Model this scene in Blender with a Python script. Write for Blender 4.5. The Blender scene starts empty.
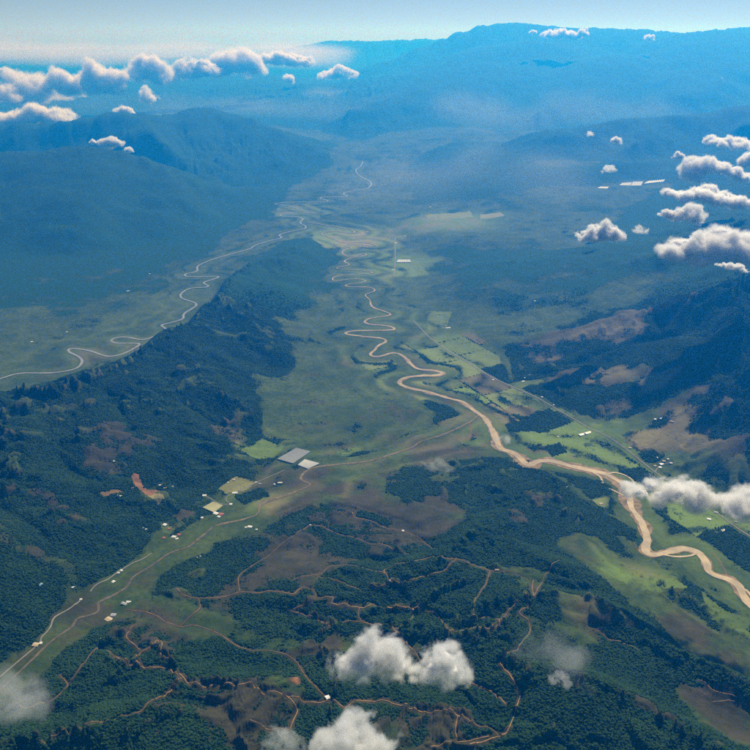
import bpy, bmesh, math, random
import numpy as np
from mathutils import Vector, Matrix

random.seed(7)
SC = bpy.context.scene
COL = SC.collection

# ------------------------------------------------------------------ camera
CAM_H = 3000.0
F_PX = 804.0                 # focal length in pixels of the 750 px photograph
PITCH = math.radians(23.1)
cam_d = bpy.data.cameras.new("camera")
cam_d.sensor_width = 36.0
cam_d.lens = 36.0 * F_PX / 750.0
cam_d.clip_start = 1.0
cam_d.clip_end = 600000.0
cam = bpy.data.objects.new("camera", cam_d)
COL.objects.link(cam)
cam.location = (0, 0, CAM_H)
cam.rotation_euler = (math.radians(90) - PITCH, 0, 0)
SC.camera = cam

# ------------------------------------------------------------------ sky and sun
SUN_EL = math.radians(44.0)
SUN_AZ = math.radians(24.0)          # clockwise from the view direction: ahead and to the right
world = bpy.data.worlds.new("World")
SC.world = world
world.use_nodes = True
wn = world.node_tree
bg = wn.nodes["Background"]
sky = wn.nodes.new("ShaderNodeTexSky")
sky.sky_type = 'NISHITA'
sky.sun_disc = False
sky.sun_elevation = SUN_EL
sky.sun_rotation = SUN_AZ
sky.altitude = 4500
sky.air_density = 1.0
sky.dust_density = 0.25
sky.ozone_density = 2.0
bg.inputs["Strength"].default_value = 0.054
wn.links.new(sky.outputs[0], bg.inputs[0])

sun_d = bpy.data.lights.new("sun", 'SUN')
sun_d.energy = 5.0
sun_d.angle = math.radians(0.5)
sun_d.color = (1.0, 0.94, 0.84)
sun = bpy.data.objects.new("sun", sun_d)
COL.objects.link(sun)
to_sun = Vector((math.sin(SUN_AZ) * math.cos(SUN_EL), math.cos(SUN_AZ) * math.cos(SUN_EL), math.sin(SUN_EL)))
sun.rotation_euler = to_sun.to_track_quat('Z', 'Y').to_euler()
sun.location = (0, 0, 9000)

SC.view_settings.view_transform = 'Standard'
SC.view_settings.look = 'None'
SC.view_settings.exposure = 0.15
SC.view_settings.gamma = 1.0
SC.render.engine = 'CYCLES'
SC.cycles.max_bounces = 10
SC.cycles.volume_bounces = 5
SC.cycles.diffuse_bounces = 3
SC.cycles.transparent_max_bounces = 16
SC.cycles.use_denoising = False
SC.cycles.volume_step_rate = 2.0
SC.cycles.volume_max_steps = 256

# ------------------------------------------------------------------ numpy helpers
def hash2(ix, iy, seed):
    h = (ix.astype(np.int64) * 374761393 + iy.astype(np.int64) * 668265263 + seed * 974711) & 0xFFFFFFFF
    h = ((h ^ (h >> 13)) * 1274126177) & 0xFFFFFFFF
    h = ((h ^ (h >> 16)) * 2246822519) & 0xFFFFFFFF
    return (h ^ (h >> 15)) & 0xFFFFFFFF

def rnd2(ix, iy, seed):
    return (hash2(ix, iy, seed) / 4294967295.0).astype(np.float32)

def perlin(x, y, seed):
    ix = np.floor(x); iy = np.floor(y)
    fx = (x - ix).astype(np.float32); fy = (y - iy).astype(np.float32)
    ix = ix.astype(np.int64); iy = iy.astype(np.int64)
    u = fx * fx * fx * (fx * (fx * 6 - 15) + 10)
    v = fy * fy * fy * (fy * (fy * 6 - 15) + 10)
    def g(dx, dy):
        a = rnd2(ix + dx, iy + dy, seed) * (2 * math.pi)
        return np.cos(a) * (fx - dx) + np.sin(a) * (fy - dy)
    n0 = g(0, 0) * (1 - u) + g(1, 0) * u
    n1 = g(0, 1) * (1 - u) + g(1, 1) * u
    return (n0 * (1 - v) + n1 * v) * 1.5

def fbm(x, y, wl, octs, seed, gain=0.5):
    s = 0; a = 1.0; t = 0
    for o in range(octs):
        s = s + a * perlin(x / wl + 17.3 * o, y / wl - 9.1 * o, seed + o)
        t += a; a *= gain; wl *= 0.5
    return s / t

def smooth(a, b, x):
    t = np.clip((x - a) / (b - a), 0, 1)
    return t * t * (3 - 2 * t)

CP, SP = math.cos(PITCH), math.sin(PITCH)
def ray(px, py):
    """World direction through a pixel of the 750 px photograph."""
    a = px - 375.0; b = 375.0 - py
    return np.array((a, F_PX * CP + b * SP, -F_PX * SP + b * CP)) / F_PX

def at_z(px, py, z):
    d = ray(px, py)
    t = (z - CAM_H) / d[2]
    return np.array((0, 0, CAM_H)) + d * t

def at_y(px, py, ykm):
    d = ray(px, py)
    t = ykm * 1000.0 / d[1]
    return np.array((0, 0, CAM_H)) + d * t

def dense(pts, rel=0.02, lo=15.0):
    """Resample a 3-D polyline at a spacing that grows with distance."""
    out = []
    for a, b in zip(pts[:-1], pts[1:]):
        L = np.linalg.norm(b - a); s = max(lo, rel * np.linalg.norm(a[:2]))
        n = max(1, int(math.ceil(L / s)))
        for k in range(n):
            out.append(a + (b - a) * k / n)
    out.append(pts[-1])
    return np.array(out)

def catmull(pts, n=6):
    P = [np.array(p, float) for p in pts]
    P = [2 * P[0] - P[1]] + P + [2 * P[-1] - P[-2]]
    out = []
    for i in range(1, len(P) - 2):
        p0, p1, p2, p3 = P[i - 1:i + 3]
        for k in range(n):
            t = k / n
            out.append(0.5 * ((2 * p1) + (-p0 + p2) * t + (2 * p0 - 5 * p1 + 4 * p2 - p3) * t * t + (-p0 + 3 * p1 - 3 * p2 + p3) * t ** 3))
    out.append(P[-2])
    return np.array(out)

# ------------------------------------------------------------------ surveyed lines (read off the photograph, placed in the world)
RIVER_MAIN = [(800,650),(775,625),(748,603),(740,588),(730,580),(717,576),(709,572),(707,563),(698,553),(682,549),(667,553),(652,555),(645,551),
 (647,540),(644,527),(638,517),(632,508),(630,499),(626,488),(610,476),(588,470),(572,466.5),(550,461),(537,462),(528,465),(522,460),(513,453),(500,448.5),
 (496,440),(491,428),(483,417),(470,408),(463,402),(447,398),(427,392),(409,388),(399,383),(405,378),(420,376),(437,375.5),(443,373),(432,370.5),(417,369),
 (410,363),(403,356),(393,353),(378,357),(370,355),(375,350),(378,346),(386,342),(382,338.5),(367,337),(347,334.5),(346,332.5),(355,331),(377,330.5),(394,330),
 (390,326.5),(368,324),(365,321),(372,318),(391,315),(383,311),(372,307),(370,300),(365,295),(375,291),(370,287.5),(350,287),(346,285),(362,282.5),(366,281),(357,279),
 (343,280),(334,281),(333,278),(340,275.5),(350,275),(371,273.5),(372,272),(360,270.5),(338,269),(339,267),(350,265),(344,261.5),(352,258),(366,255.5),(364,254),(350,257),(342,253),(346,249.5),(353,248),
 (345,246.5),(350,244.5),(376,246.5),(374,244.5),(362,242.5),(344,243),(335,239.5),(325,236),(322,233.5),(334,231.5),(353,233.5),(352,230),(336,227),(318,224),(306,222)]
RIVER_LEFT = [(-60,396),(-30,388),(0,379),(20,373.5),(53,373),(75,369),(82,362.5),(79,357),(69,352),(71,348.5),(90,351),(107,356.5),(123,354),(138,346),(138,343.5),(117,343.5),(111,340.5),
 (118,337.5),(129,337.5),(143,340),(160,334),(166,329),(161,325.5),(170,323),(183,319),(184,314),(196,306),(194,302.5),(182,298.5),(181,294),(190,288.5),(205,287.5),(209,286),(203,283),(213,279.5),(219,276.5),(200,277),(186,276.5),(186,274),(197,271.5),
 (198,266),(213,259.5),(232,254),(250,249),(255,245.5),(271,240.5),(282,238),(279,235),(293,231),(304,229),(306,226.5),(300,223),(303,219.5),(297,217),(281,216.5),(284,214),(300,213.5),(316,213),(303,211),(290,206.5),(274,204),(293,202.3),(328,201.6),(320,198.5),(326,196.8),(348,197),(343,193.5),(357,190),(366,189),(371,185.5),(370,181.5),(363,178),(357.5,174),(356,170),(361,166),(363,161)]
STREAM_A = [(480,414.5),(475,418),(470,422),(445,434),(420,442),(413,447),(393,454),(367,461.5),(333,465),(313,468),(303,474),(301,480),(311,484.5),(300,490),(287,495),(265,502),(259,507),(258,514),(245,519),(228,523),(214,526)]
STREAM_B = [(214,526),(205,534),(196,541),(187,548),(170,553),(150,567),(133,577),(127,587),(110,597),(98,603),(99,611),(88,616),(77,618),(72,627),(53,640),(30,662),(0,690),(-40,725)]

# (pixel x, pixel y, height m, flat half width m)
VALLEYS = [
 [(900,660,0,300),(800,600,0,420),(750,575,0,420),(700,520,0,420),(640,492,0,420),(590,455,0,520),(520,415,0,650),(450,370,0,800),(400,325,0,700),(375,285,0,560),(372,255,0,560),(352,228,10,900),(330,205,20,1000),(350,185,40,900),(365,163,70,800),(380,150,120,1200),(430,135,250,2500),(520,130,420,2000)],
 [(-120,410,0,400),(-40,388,0,450),(0,365,0,480),(70,352,0,480),(130,335,0,420),(185,295,0,350),(215,265,0,350),(250,243,0,380),(290,222,10,600)],
 [(470,425,0,150),(420,440,0,250),(367,452,5,300),(315,466,15,300),(285,490,30,220),(240,512,45,170),(205,532,60,80),(150,565,75,60),(98,608,90,60),(53,640,95,50),(0,690,100,50),(-60,740,100,50)],
 [(300,420,20,300),(340,380,5,400),(360,330,0,400)],
 [(450,220,80,1800),(520,235,160,900),(560,200,250,900),(640,185,350,500)],
 [(98,612,92,40),(170,622,130,20),(250,636,170,20),(330,645,205,20),(410,645,235,20)],
 [(500,612,260,10),(560,640,200,15),(640,675,150,20),(700,705,100,30),(790,745,50,30)],
 [(590,545,80,30),(640,585,60,40),(700,635,55,50),(780,690,20,60)],
 [(-60,900,150,40),(200,930,170,40),(400,940,190,40),(600,950,170,40)],
 [(400,508,90,30),(430,520,120,10),(350,492,50,60)],
 [(660,470,10,60),(685,447,90,20),(712,415,220,20),(760,380,420,10)],
 [(600,425,10,40),(640,418,110,20),(670,400,210,10),(720,380,380,10)],
 [(530,385,5,60),(580,385,80,20),(630,375,190,10),(690,345,420,10)],
 [(470,320,10,100),(530,320,110,40),(600,300,260,30),(700,260,500,30)],
]
VALLEYS_Y = [   # (pixel x, pixel y, distance km, half width)
 [(-60,175,19.5,100),(60,172,19.5,100),(170,178,19,100),(240,190,18,100)],
 [(-90,130,27,500),(100,130,27,500),(220,129,27.5,500),(300,132,27,500),(340,140,25,500)],
 [(300,85,51,300),(400,75,53,300),(480,75,53,200)],
 [(560,165,17,300),(650,160,17.5,200),(780,150,18,200)],
 [(520,135,25,400),(600,131,25,400),(680,126,25.5,300),(800,115,26,300)],
]
RIDGES = [
 [(332,236,25),(300,243,130),(270,254,200),(245,266,245),(218,288,285),(192,311,335),(165,334,353),(125,361,372),(75,376,383),(0,392,401),(-80,410,410)],
 [(215,292,315),(250,320,219),(290,350,114),(315,372,27)],
 [(170,335,348),(205,375,276),(250,405,171),(285,425,66)],
 [(125,362,363),(150,400,315),(190,430,200),(215,455,85)],
 [(75,378,372),(85,430,344),(120,465,219),(150,495,114)],
 [(0,395,401),(15,470,383),(60,520,248),(105,560,123)],
 [(-80,440,480),(-60,540,430),(0,600,260),(40,630,140)],
 [(540,478,30),(520,490,110),(500,505,190),(480,535,260),(440,556,300),(400,572,290),(355,590,280),(310,598,240),(260,592,180),(200,575,120)],
 [(480,535,260),(540,560,220),(585,580,170)],
 [(520,490,110),(570,508,110),(610,530,60)],
 [(400,545,200),(385,525,130),(350,512,90),(300,520,80),(262,545,90)],
 [(440,470,30),(450,490,60),(480,498,120)],
 [(470,600,330),(540,590,270),(590,592,230),(640,620,220),(690,650,200),(760,690,170)],
 [(440,625,320),(500,650,350),(555,672,360),(620,698,340),(700,735,300),(800,790,250)],
 [(630,560,90),(690,590,100),(750,625,90)],
 [(105,655,190),(150,668,235),(190,682,265),(250,684,280),(310,702,295),(400,704,305),(470,722,310),(520,770,330)],
 [(125,628,160),(160,645,230),(175,675,310)],
 [(310,620,260),(340,660,300),(335,698,370)],
 [(-80,690,260),(0,740,330),(90,720,330),(180,720,350)],
 [(380,626,290),(460,630,330),(500,620,330)],
 # right mountains
 [(900,225,1050),(850,240,980),(790,262,880),(745,276,760),(700,290,620),(650,308,450),(600,328,290),(555,350,130),(525,370,20)],
 [(745,276,760),(742,330,640),(720,352,540),(697,364,420),(670,379,280),(640,397,170),(612,414,50)],
 [(742,330,640),(755,385,520),(712,398,340),(692,418,220),(665,440,110),(640,455,20)],
 [(850,370,640),(800,400,470),(750,427,290),(705,447,150),(668,470,20)],
 [(870,430,430),(800,470,220),(760,490,60)],
 [(600,330,290),(585,350,190),(560,368,90)],
 [(650,310,440),(640,345,280),(610,370,160),(575,395,40)],
 [(860,185,1350),(770,212,1100),(690,240,760),(620,262,430),(540,290,150)],
]
RIDGES_Y = [
 [(-90,160,14.5),(0,153,15),(50,153,15),(85,147,15.2),(120,152,15.3),(165,166,15.4),(200,187,15.2),(232,213,15),(250,232,14.6)],
 [(85,147,15.2),(70,200,12.8),(60,260,11.3),(90,310,10.4)],
 [(165,166,15.4),(150,220,12.9),(165,260,11.8)],
 [(-90,160,14.5),(-80,240,11.5),(-40,300,10)],
 [(-60,132,21.2),(0,125,21.2),(60,118,21.2),(100,112,21.5),(140,112,21.8),(180,118,22.0),(210,108,23.2),(242,119,22.7),(290,134,21.7),(330,157,19.7)],
 [(140,112,21.8),(165,140,19.6),(215,163,18)],
 [(-80,105,42.0),(0,98,42.0),(50,93,42.0),(110,85,42.0),(180,79,43.0),(250,73,44.0),(300,78,44.0),(345,90,43.0)],
 [(-150,55,60),(-60,53,60),(20,55,60),(100,53,60),(180,56,60),(240,53,60),(280,49,60),(330,39,60),(370,40,60),(400,38,60),(445,36,60),(500,45,60)],
 [(345,82,43.0),(375,67,44.0),(400,56,45.0),(440,40,45.0),(480,24.5,45.0),(500,21.5,45.0),(530,21.5,45.0),(570,27,44.0),(610,28,43.0),(640,29,43.0),(680,33,43.0),(720,30,43.0),(750,28,43.0),(830,33,42.0),(950,45,41.0)],
 [(358,109,27),(390,100,28.5),(417,91,30),(460,78,32.5),(500,62,35.5),(520,40,38.5)],
 [(430,150,20.5),(470,132,22.5),(540,110,26),(590,88,29.5),(620,55,34)],
 [(570,132,19),(610,121,19.5),(650,117,20),(700,115,20),(750,103,20),(830,88,20),(950,70,20)],
 [(650,117,20),(640,145,17.5),(600,172,15.8)],
 [(750,103,20),(735,140,17.5),(700,165,16)],
 [(720,30,38),(700,70,31),(690,95,27)],
]

def sample_lines(lines, conv, k):
    P = []
    for L in lines:
        pts = [np.append(conv(*q[:3]), q[3] if k == 4 else 0.0) for q in L]
        P.append(dense(np.array(pts), 0.03, 60.0))
    return np.concatenate(P)
VP = np.concatenate([sample_lines(VALLEYS, at_z, 4), sample_lines(VALLEYS_Y, at_y, 4)])
RP = np.concatenate([sample_lines(RIDGES, at_z, 3), sample_lines(RIDGES_Y, at_y, 3)])

# ------------------------------------------------------------------ polar ground grid
TH_IN = math.radians(37.0)
NR = 1010
th_in = np.linspace(-TH_IN, TH_IN, 980)
th_side = np.linspace(TH_IN, 2 * math.pi - TH_IN, 122)[1:-1]
NC_IN = len(th_in)
THETA = np.concatenate([th_in, th_side])
NC = len(THETA)
R0, R1 = 1500.0, 130000.0
q0, q1 = R0 ** -0.5, R1 ** -0.5
RAD = np.linspace(q0, q1, NR) ** -2.0
Rg, Tg = np.meshgrid(RAD, THETA, indexing='ij')
X = (Rg * np.sin(Tg)); Y = (Rg * np.cos(Tg))

# coarse interpolation of the surveyed heights
def coarse_field():
    cr = np.linspace(q0, q1, 260) ** -2.0
    ct = np.concatenate([np.linspace(-math.radians(44), math.radians(44), 330), np.linspace(math.radians(44), 2 * math.pi - math.radians(44), 62)[1:-1]])
    ct = np.concatenate([ct, [ct[0] + 2 * math.pi]])
    cR, cT = np.meshgrid(cr, ct, indexing='ij')
    cx, cy = cR * np.sin(cT), cR * np.cos(cT)
    # warp so that the lines wander
    sc = np.clip(cR * 0.02, 40, 500)
    wx = cx + 0.9 * sc * fbm(cx, cy, 1500, 3, 11); wy = cy + 0.9 * sc * fbm(cx, cy, 1500, 3, 23)
    def softmin(P, eps):
        w = np.zeros(cx.shape); zz = np.zeros(cx.shape); hw = np.zeros(cx.shape); dm = np.full(cx.shape, 1e12)
        for p in P:
            d2 = (wx - p[0]) ** 2 + (wy - p[1]) ** 2
            dm = np.minimum(dm, d2)
            a = 1.0 / (d2 + eps * eps) ** 2
            w += a; zz += a * p[2]; hw += a * p[3]
        return np.sqrt(dm), zz / w, hw / w
    dv, hv, wv = softmin(VP, 60.0)
    dr, hr, _ = softmin(RP, 60.0)
    dv = np.maximum(dv - wv, 0.0)
    s = dv ** 1.5 / (dv ** 1.5 + dr ** 1.5 + 1e-6)
    h = hv + np.maximum(hr - hv, 0) * s
    return cr, ct, h, s, hv
cr, ct, ch, cs, chv = coarse_field()

def interp_coarse(F, r, t):
    u = (r ** -0.5 - q0) / (q1 - q0) * (len(cr) - 1)
    tt = np.where(t < ct[0], t + 2 * math.pi, t)
    tt = np.where(tt > ct[-1], tt - 2 * math.pi, tt)
    v = np.interp(tt, ct, np.arange(len(ct)))
    u = np.clip(u, 0, len(cr) - 1.001); v = np.clip(v, 0, len(ct) - 1.001)
    i = u.astype(int); j = v.astype(int)
    fu = u - i; fv = v - j
    return (F[i, j] * (1 - fu) * (1 - fv) + F[i + 1, j] * fu * (1 - fv) + F[i, j + 1] * (1 - fu) * fv + F[i + 1, j + 1] * fu * fv)

H = interp_coarse(ch, Rg, Tg)
S = interp_coarse(cs, Rg, Tg)         # 0 on the valley floors, 1 on the crests
HV = interp_coarse(chv, Rg, Tg)
REL = np.maximum(H - HV, 0) + 110 * smooth(0.05, 0.5, S) * (1 - smooth(6500, 9000, Rg)) * 1.25

# broad uneven relief
amp = np.clip(REL * 0.30, 0, 320) * smooth(0.02, 0.35, S) * (1 - 0.8 * smooth(0.6, 0.95, S))
H = H + amp * fbm(X, Y, 2600, 4, 41)
H = H + np.clip(REL * 0.2, 0, 60) * smooth(0.03, 0.3, S) * fbm(X, Y, 620, 3, 57)

def grid_grad(Z):
    dr = np.gradient(Z, axis=0) / np.gradient(Rg, axis=0)
    dt = np.zeros_like(Z)
    dt[:, 1:-1] = (Z[:, 2:] - Z[:, :-2]) / (Tg[:, 2:] - Tg[:, :-2])
    dt[:, 0] = dt[:, 1]; dt[:, -1] = dt[:, -2]
    dt = dt / Rg
    sn, cn = np.sin(Tg), np.cos(Tg)
    return dr * sn + dt * cn, dr * cn - dt * sn

# gullies and spurs that run down the slopes
SPACING = np.maximum(np.gradient(Rg, axis=0) * 0.6, Rg * 2 * TH_IN / NC_IN)
gx, gy = grid_grad(H)
ex = np.zeros_like(H); ey = np.zeros_like(H); ER = np.zeros_like(H)
def gullies(lam, dx, dy, seed):
    px, py = X / lam, Y / lam
    ix, iy = np.floor(px), np.floor(py)
    fx, fy = (px - ix).astype(np.float32), (py - iy).astype(np.float32)
    ix = ix.astype(np.int64); iy = iy.astype(np.int64)
    c = np.zeros(X.shape, np.float32); s = np.zeros(X.shape, np.float32); w = np.zeros(X.shape, np.float32)
    for a in (-1, 0, 1, 2):
        for b in (-1, 0, 1, 2):
            ox = rnd2(ix + a, iy + b, seed) * 0.7 - 0.1; oy = rnd2(ix + a, iy + b, seed + 5) * 0.7 - 0.1
            qx = fx - a - ox; qy = fy - b - oy
            ww = np.exp(-2.2 * (qx * qx + qy * qy))
            m = (qx * dx + qy * dy) * (2 * math.pi)
            c += np.cos(m) * ww; s += np.sin(m) * ww; w += ww
    return c / w, s / w
_c = at_z(660, 385, 200)
SPURS = np.exp(-((X - _c[0]) / 2300.0) ** 4 - ((Y - _c[1]) / 2600.0) ** 4)      # the deeply cut dry spurs on the right
for k, lam in enumerate((4800, 2400, 1250, 620, 310, 155)):
    a = np.minimum(0.10 * lam, REL * (0.28 if lam > 1500 else 0.26)) * (1.0 if lam > 700 else 0.7 if lam > 400 else 0.42) * smooth(0.03, 0.25, S) * (1 - 0.8 * smooth(0.6, 0.95, S) * smooth(11000, 16000, Rg) - 0.35 * smooth(0.7, 0.95, S))
    if lam > 1500:
        a = a * smooth(lam * 0.12, lam * 0.35, REL)
    a = a * ((0.55 if lam < 400 else 1.05) + (0.45 if lam < 400 else 0.15) * smooth(3600, 5600, Rg)) if lam < 1300 else a * 1.15
    a = a * smooth(2.0, 4.5, lam / SPACING) * (1 + (1.1 if lam < 1300 else 0.3) * SPURS)
    tx, ty = gx + ex, gy + ey
    mag = np.hypot(tx, ty) + 1e-6
    g = np.clip(mag * 6.0, 0, 1) / mag
    c, s = gullies(lam, (-ty * g).astype(np.float32), (tx * g).astype(np.float32), 100 + 7 * k)
    ER += a * (c - 0.55) * 0.5 * (1 if lam > 400 else 0.55)
    f = a * 0.5 * 2 * math.pi / lam
    ex += -f * s * (-ty * g); ey += -f * s * (tx * g)
H = H + ER
# low rolling bumps on valley floors
H = H + 2.0 * fbm(X, Y, 420, 2, 77) * (1 - smooth(0.0, 0.2, S))
H = np.maximum(H, HV - 6)

# ------------------------------------------------------------------ sampling and window painting
def idx_r(r): return (np.asarray(r) ** -0.5 - q0) / (q1 - q0) * (NR - 1)
def idx_t(t): return (np.asarray(t) + TH_IN) / (2 * TH_IN) * (NC_IN - 1)

def height(x, y):
    x = np.asarray(x, float); y = np.asarray(y, float)
    u = np.clip(idx_r(np.maximum(np.hypot(x, y), R0)), 0, NR - 1.001); v = np.clip(idx_t(np.arctan2(x, y)), 0, NC_IN - 1.001)
    i = u.astype(int); j = v.astype(int); fu = u - i; fv = v - j
    return H[i, j] * (1 - fu) * (1 - fv) + H[i + 1, j] * fu * (1 - fv) + H[i, j + 1] * (1 - fu) * fv + H[i + 1, j + 1] * fu * fv

def window(x, y, rad):
    r = math.hypot(x, y); t = math.atan2(x, y)
    i0 = max(0, int(idx_r(max(R0, r - rad)))); i1 = min(NR, int(idx_r(min(R1, r + rad))) + 2)
    dt = math.asin(min(0.9, rad / r))
    j0 = max(0, int(idx_t(t - dt))); j1 = min(NC_IN, int(idx_t(t + dt)) + 2)
    return slice(i0, i1), slice(j0, j1)

def nearest(pts, rad, cap_scale=True):
    """Distance of every ground vertex near a line to that line, and the line's height there."""
    D = np.full(H.shape, 1e9, np.float32); Z = np.zeros(H.shape, np.float32)
    for p in pts:
        w = window(p[0], p[1], rad)
        if w[0].stop <= w[0].start or w[1].stop <= w[1].start: continue
        d = np.hypot(X[w] - p[0], Y[w] - p[1])
        m = d < D[w]
        D[w] = np.where(m, d, D[w]); Z[w] = np.where(m, p[2], Z[w])
    return D, Z

def line_z(px_pts, z0, z1=None):
    n = len(px_pts)
    pts = [at_z(p[0], p[1], z0 if z1 is None else z0 + (z1 - z0) * k / (n - 1)) for k, p in enumerate(px_pts)]
    return np.array(pts)

main_w = dense(catmull(line_z(RIVER_MAIN, 0.0), 5), 0.002, 12)
left_w = dense(catmull(line_z(RIVER_LEFT, 0.0), 5), 0.002, 12)
sta_w = dense(catmull(line_z(STREAM_A, 0.0, 58.0), 5), 0.002, 12)
stb_w = dense(catmull(line_z(STREAM_B, 58.0, 100.0), 5), 0.002, 12)
D_RIV = np.full(H.shape, 1e9, np.float32)
for pts, near_w, far_w in ((main_w, 110, 420), (left_w, 90, 380), (sta_w, 40, 220), (stb_w, 40, 200)):
    D, Z = nearest(pts[::2], 600)
    D_RIV = np.minimum(D_RIV, D)
    k = 1 - smooth(near_w, far_w, D)
    H = H * (1 - k) + Z * k

TT = np.concatenate([np.geomspace(2200, 120000, 3500)])
def march(px, py):
    """Where the sight line through a pixel of the photograph meets the ground."""
    d = ray(px, py); d = d / np.linalg.norm(d)
    P = d[None, :] * TT[:, None]; P[:, 2] += CAM_H
    g = height(P[:, 0], P[:, 1])
    below = np.nonzero(P[:, 2] < g)[0]
    if len(below) == 0: return P[-1]
    k = max(1, below[0])
    f0 = P[k - 1, 2] - g[k - 1]; f1 = P[k, 2] - g[k]
    t = f0 / (f0 - f1 + 1e-9)
    q = P[k - 1] * (1 - t) + P[k] * t
    q[2] = height(q[0], q[1])
    return q


# ------------------------------------------------------------------ small builders
def link(o, parent=None):
    COL.objects.link(o)
    if parent: o.parent = parent
    return o

def mesh_obj(name, verts, faces, mat, parent=None, smooth_shade=False):
    me = bpy.data.meshes.new(name)
    me.from_pydata([tuple(v) for v in verts], [], faces)
    me.materials.append(mat)
    if smooth_shade: me.shade_smooth()
    me.update()
    return link(bpy.data.objects.new(name, me), parent)

def grid_mesh(name, P, mat, closed=False):
    """P: array rows x cols x 3."""
    n, m, _ = P.shape
    me = bpy.data.meshes.new(name)
    me.vertices.add(n * m)
    me.vertices.foreach_set("co", P.reshape(-1).astype(np.float32))
    I = np.arange(n * m).reshape(n, m)
    if closed:
        I = np.concatenate([I, I[:, :1]], axis=1)
    Q = np.stack([I[:-1, :-1], I[:-1, 1:], I[1:, 1:], I[1:, :-1]], axis=-1).reshape(-1, 4)[:, ::-1]
    nq = len(Q)
    me.loops.add(nq * 4); me.polygons.add(nq)
    me.loops.foreach_set("vertex_index", Q.reshape(-1).astype(np.int32))
    me.polygons.foreach_set("loop_start", np.arange(0, nq * 4, 4, dtype=np.int32))
    me.polygons.foreach_set("loop_total", np.full(nq, 4, np.int32))
    me.update(calc_edges=True)
    me.shade_smooth()
    me.materials.append(mat)
    return bpy.data.objects.new(name, me)

class Nodes:
    def __init__(self, name):
        self.m = bpy.data.materials.new(name); self.m.use_nodes = True
        self.t = self.m.node_tree; self.t.nodes.clear()
        self.out = self.t.nodes.new("ShaderNodeOutputMaterial")
    def n(self, kind, **kw):
        o = self.t.nodes.new(kind)
        for k, v in kw.items():
            if k.startswith("i_"): o.inputs[k[2:].replace("_", " ")].default_value = v
            else: setattr(o, k, v)
        return o
    def l(self, a, b): self.t.links.new(a, b)
    def val(self, x, sock):
        if hasattr(x, "is_output"): self.l(x, sock)
        else: sock.default_value = x
    def math(self, op, a, b=0.0, clamp=False):
        o = self.n("ShaderNodeMath", operation=op, use_clamp=clamp)
        self.val(a, o.inputs[0]); self.val(b, o.inputs[1]); return o.outputs[0]
    def ramp(self, x, a, b, lo=0.0, hi=1.0):
        o = self.n("ShaderNodeMapRange", interpolation_type='SMOOTHSTEP')
        self.val(x, o.inputs["Value"]); self.val(a, o.inputs["From Min"]); self.val(b, o.inputs["From Max"])
        self.val(lo, o.inputs["To Min"]); self.val(hi, o.inputs["To Max"]); return o.outputs[0]
    def mix(self, f, a, b):
        o = self.n("ShaderNodeMix", data_type='RGBA')
        self.val(f, o.inputs[0])
        for x, s in ((a, o.inputs[6]), (b, o.inputs[7])):
            if isinstance(x, tuple): s.default_value = (*x, 1)
            else: self.l(x, s)
        return o.outputs[2]
    def noise(self, scale, detail=4.0, vec=None, rough=0.55, dist=0.0):
        o = self.n("ShaderNodeTexNoise"); o.inputs["Scale"].default_value = scale
        o.inputs["Detail"].default_value = detail; o.inputs["Roughness"].default_value = rough; o.inputs["Distortion"].default_value = dist
        if vec is not None: self.l(vec, o.inputs["Vector"])
        return o.outputs["Fac"]

def plain_mat(name, rgb, rough=0.8, var=0.15, scale=0.2):
    N = Nodes(name)
    pos = N.n("ShaderNodeNewGeometry").outputs["Position"]
    c = N.mix(N.ramp(N.noise(scale, 4, pos), 0.3, 0.7), tuple(x * (1 - var) for x in rgb), tuple(min(1, x * (1 + var)) for x in rgb))
    b = N.n("ShaderNodeBsdfPrincipled"); N.l(c, b.inputs["Base Color"]); b.inputs["Roughness"].default_value = rough
    b.inputs["Specular IOR Level"].default_value = 0.2
    N.l(b.outputs[0], N.out.inputs["Surface"])
    return N.m

def describe(o, label=None, cat=None, group=None, kind=None):
    if label: o["label"] = label
    if cat: o["category"] = cat
    if group: o["group"] = group
    if kind: o["kind"] = kind
    return o

# ------------------------------------------------------------------ land cover
FOR = np.zeros_like(H); DRY = np.zeros_like(H); SOIL = np.zeros_like(H); LIGHT = np.zeros_like(H)
lo = fbm(X, Y, 1500, 4, 201); mi = fbm(X, Y, 420, 4, 215); lo2 = fbm(X, Y, 2300, 3, 233); mi2 = fbm(X, Y, 300, 3, 251)
gul = np.clip(-ER / 35.0, -1, 1)
FOR += 0.27 + 0.62 * lo + 0.90 * mi + 0.65 * gul + 0.14 * smooth(0.1, 0.6, S) - 0.22 * (1 - smooth(0.0, 0.06, S)) - 0.14 * (1 - smooth(0.03, 0.35, S)) + 0.6 * smooth(9500, 13000, Rg) * smooth(0.015, 0.10, S) + 0.22 * smooth(8500, 12000, Rg)
FOR += 0.35 * smooth(350, 800, H)
DRY += 0.36 - 0.45 * smooth(7500, 10500, Rg) + 0.6 * lo2 + 0.5 * mi2 + 0.15 * smooth(0.1, 0.6, S)

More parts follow.
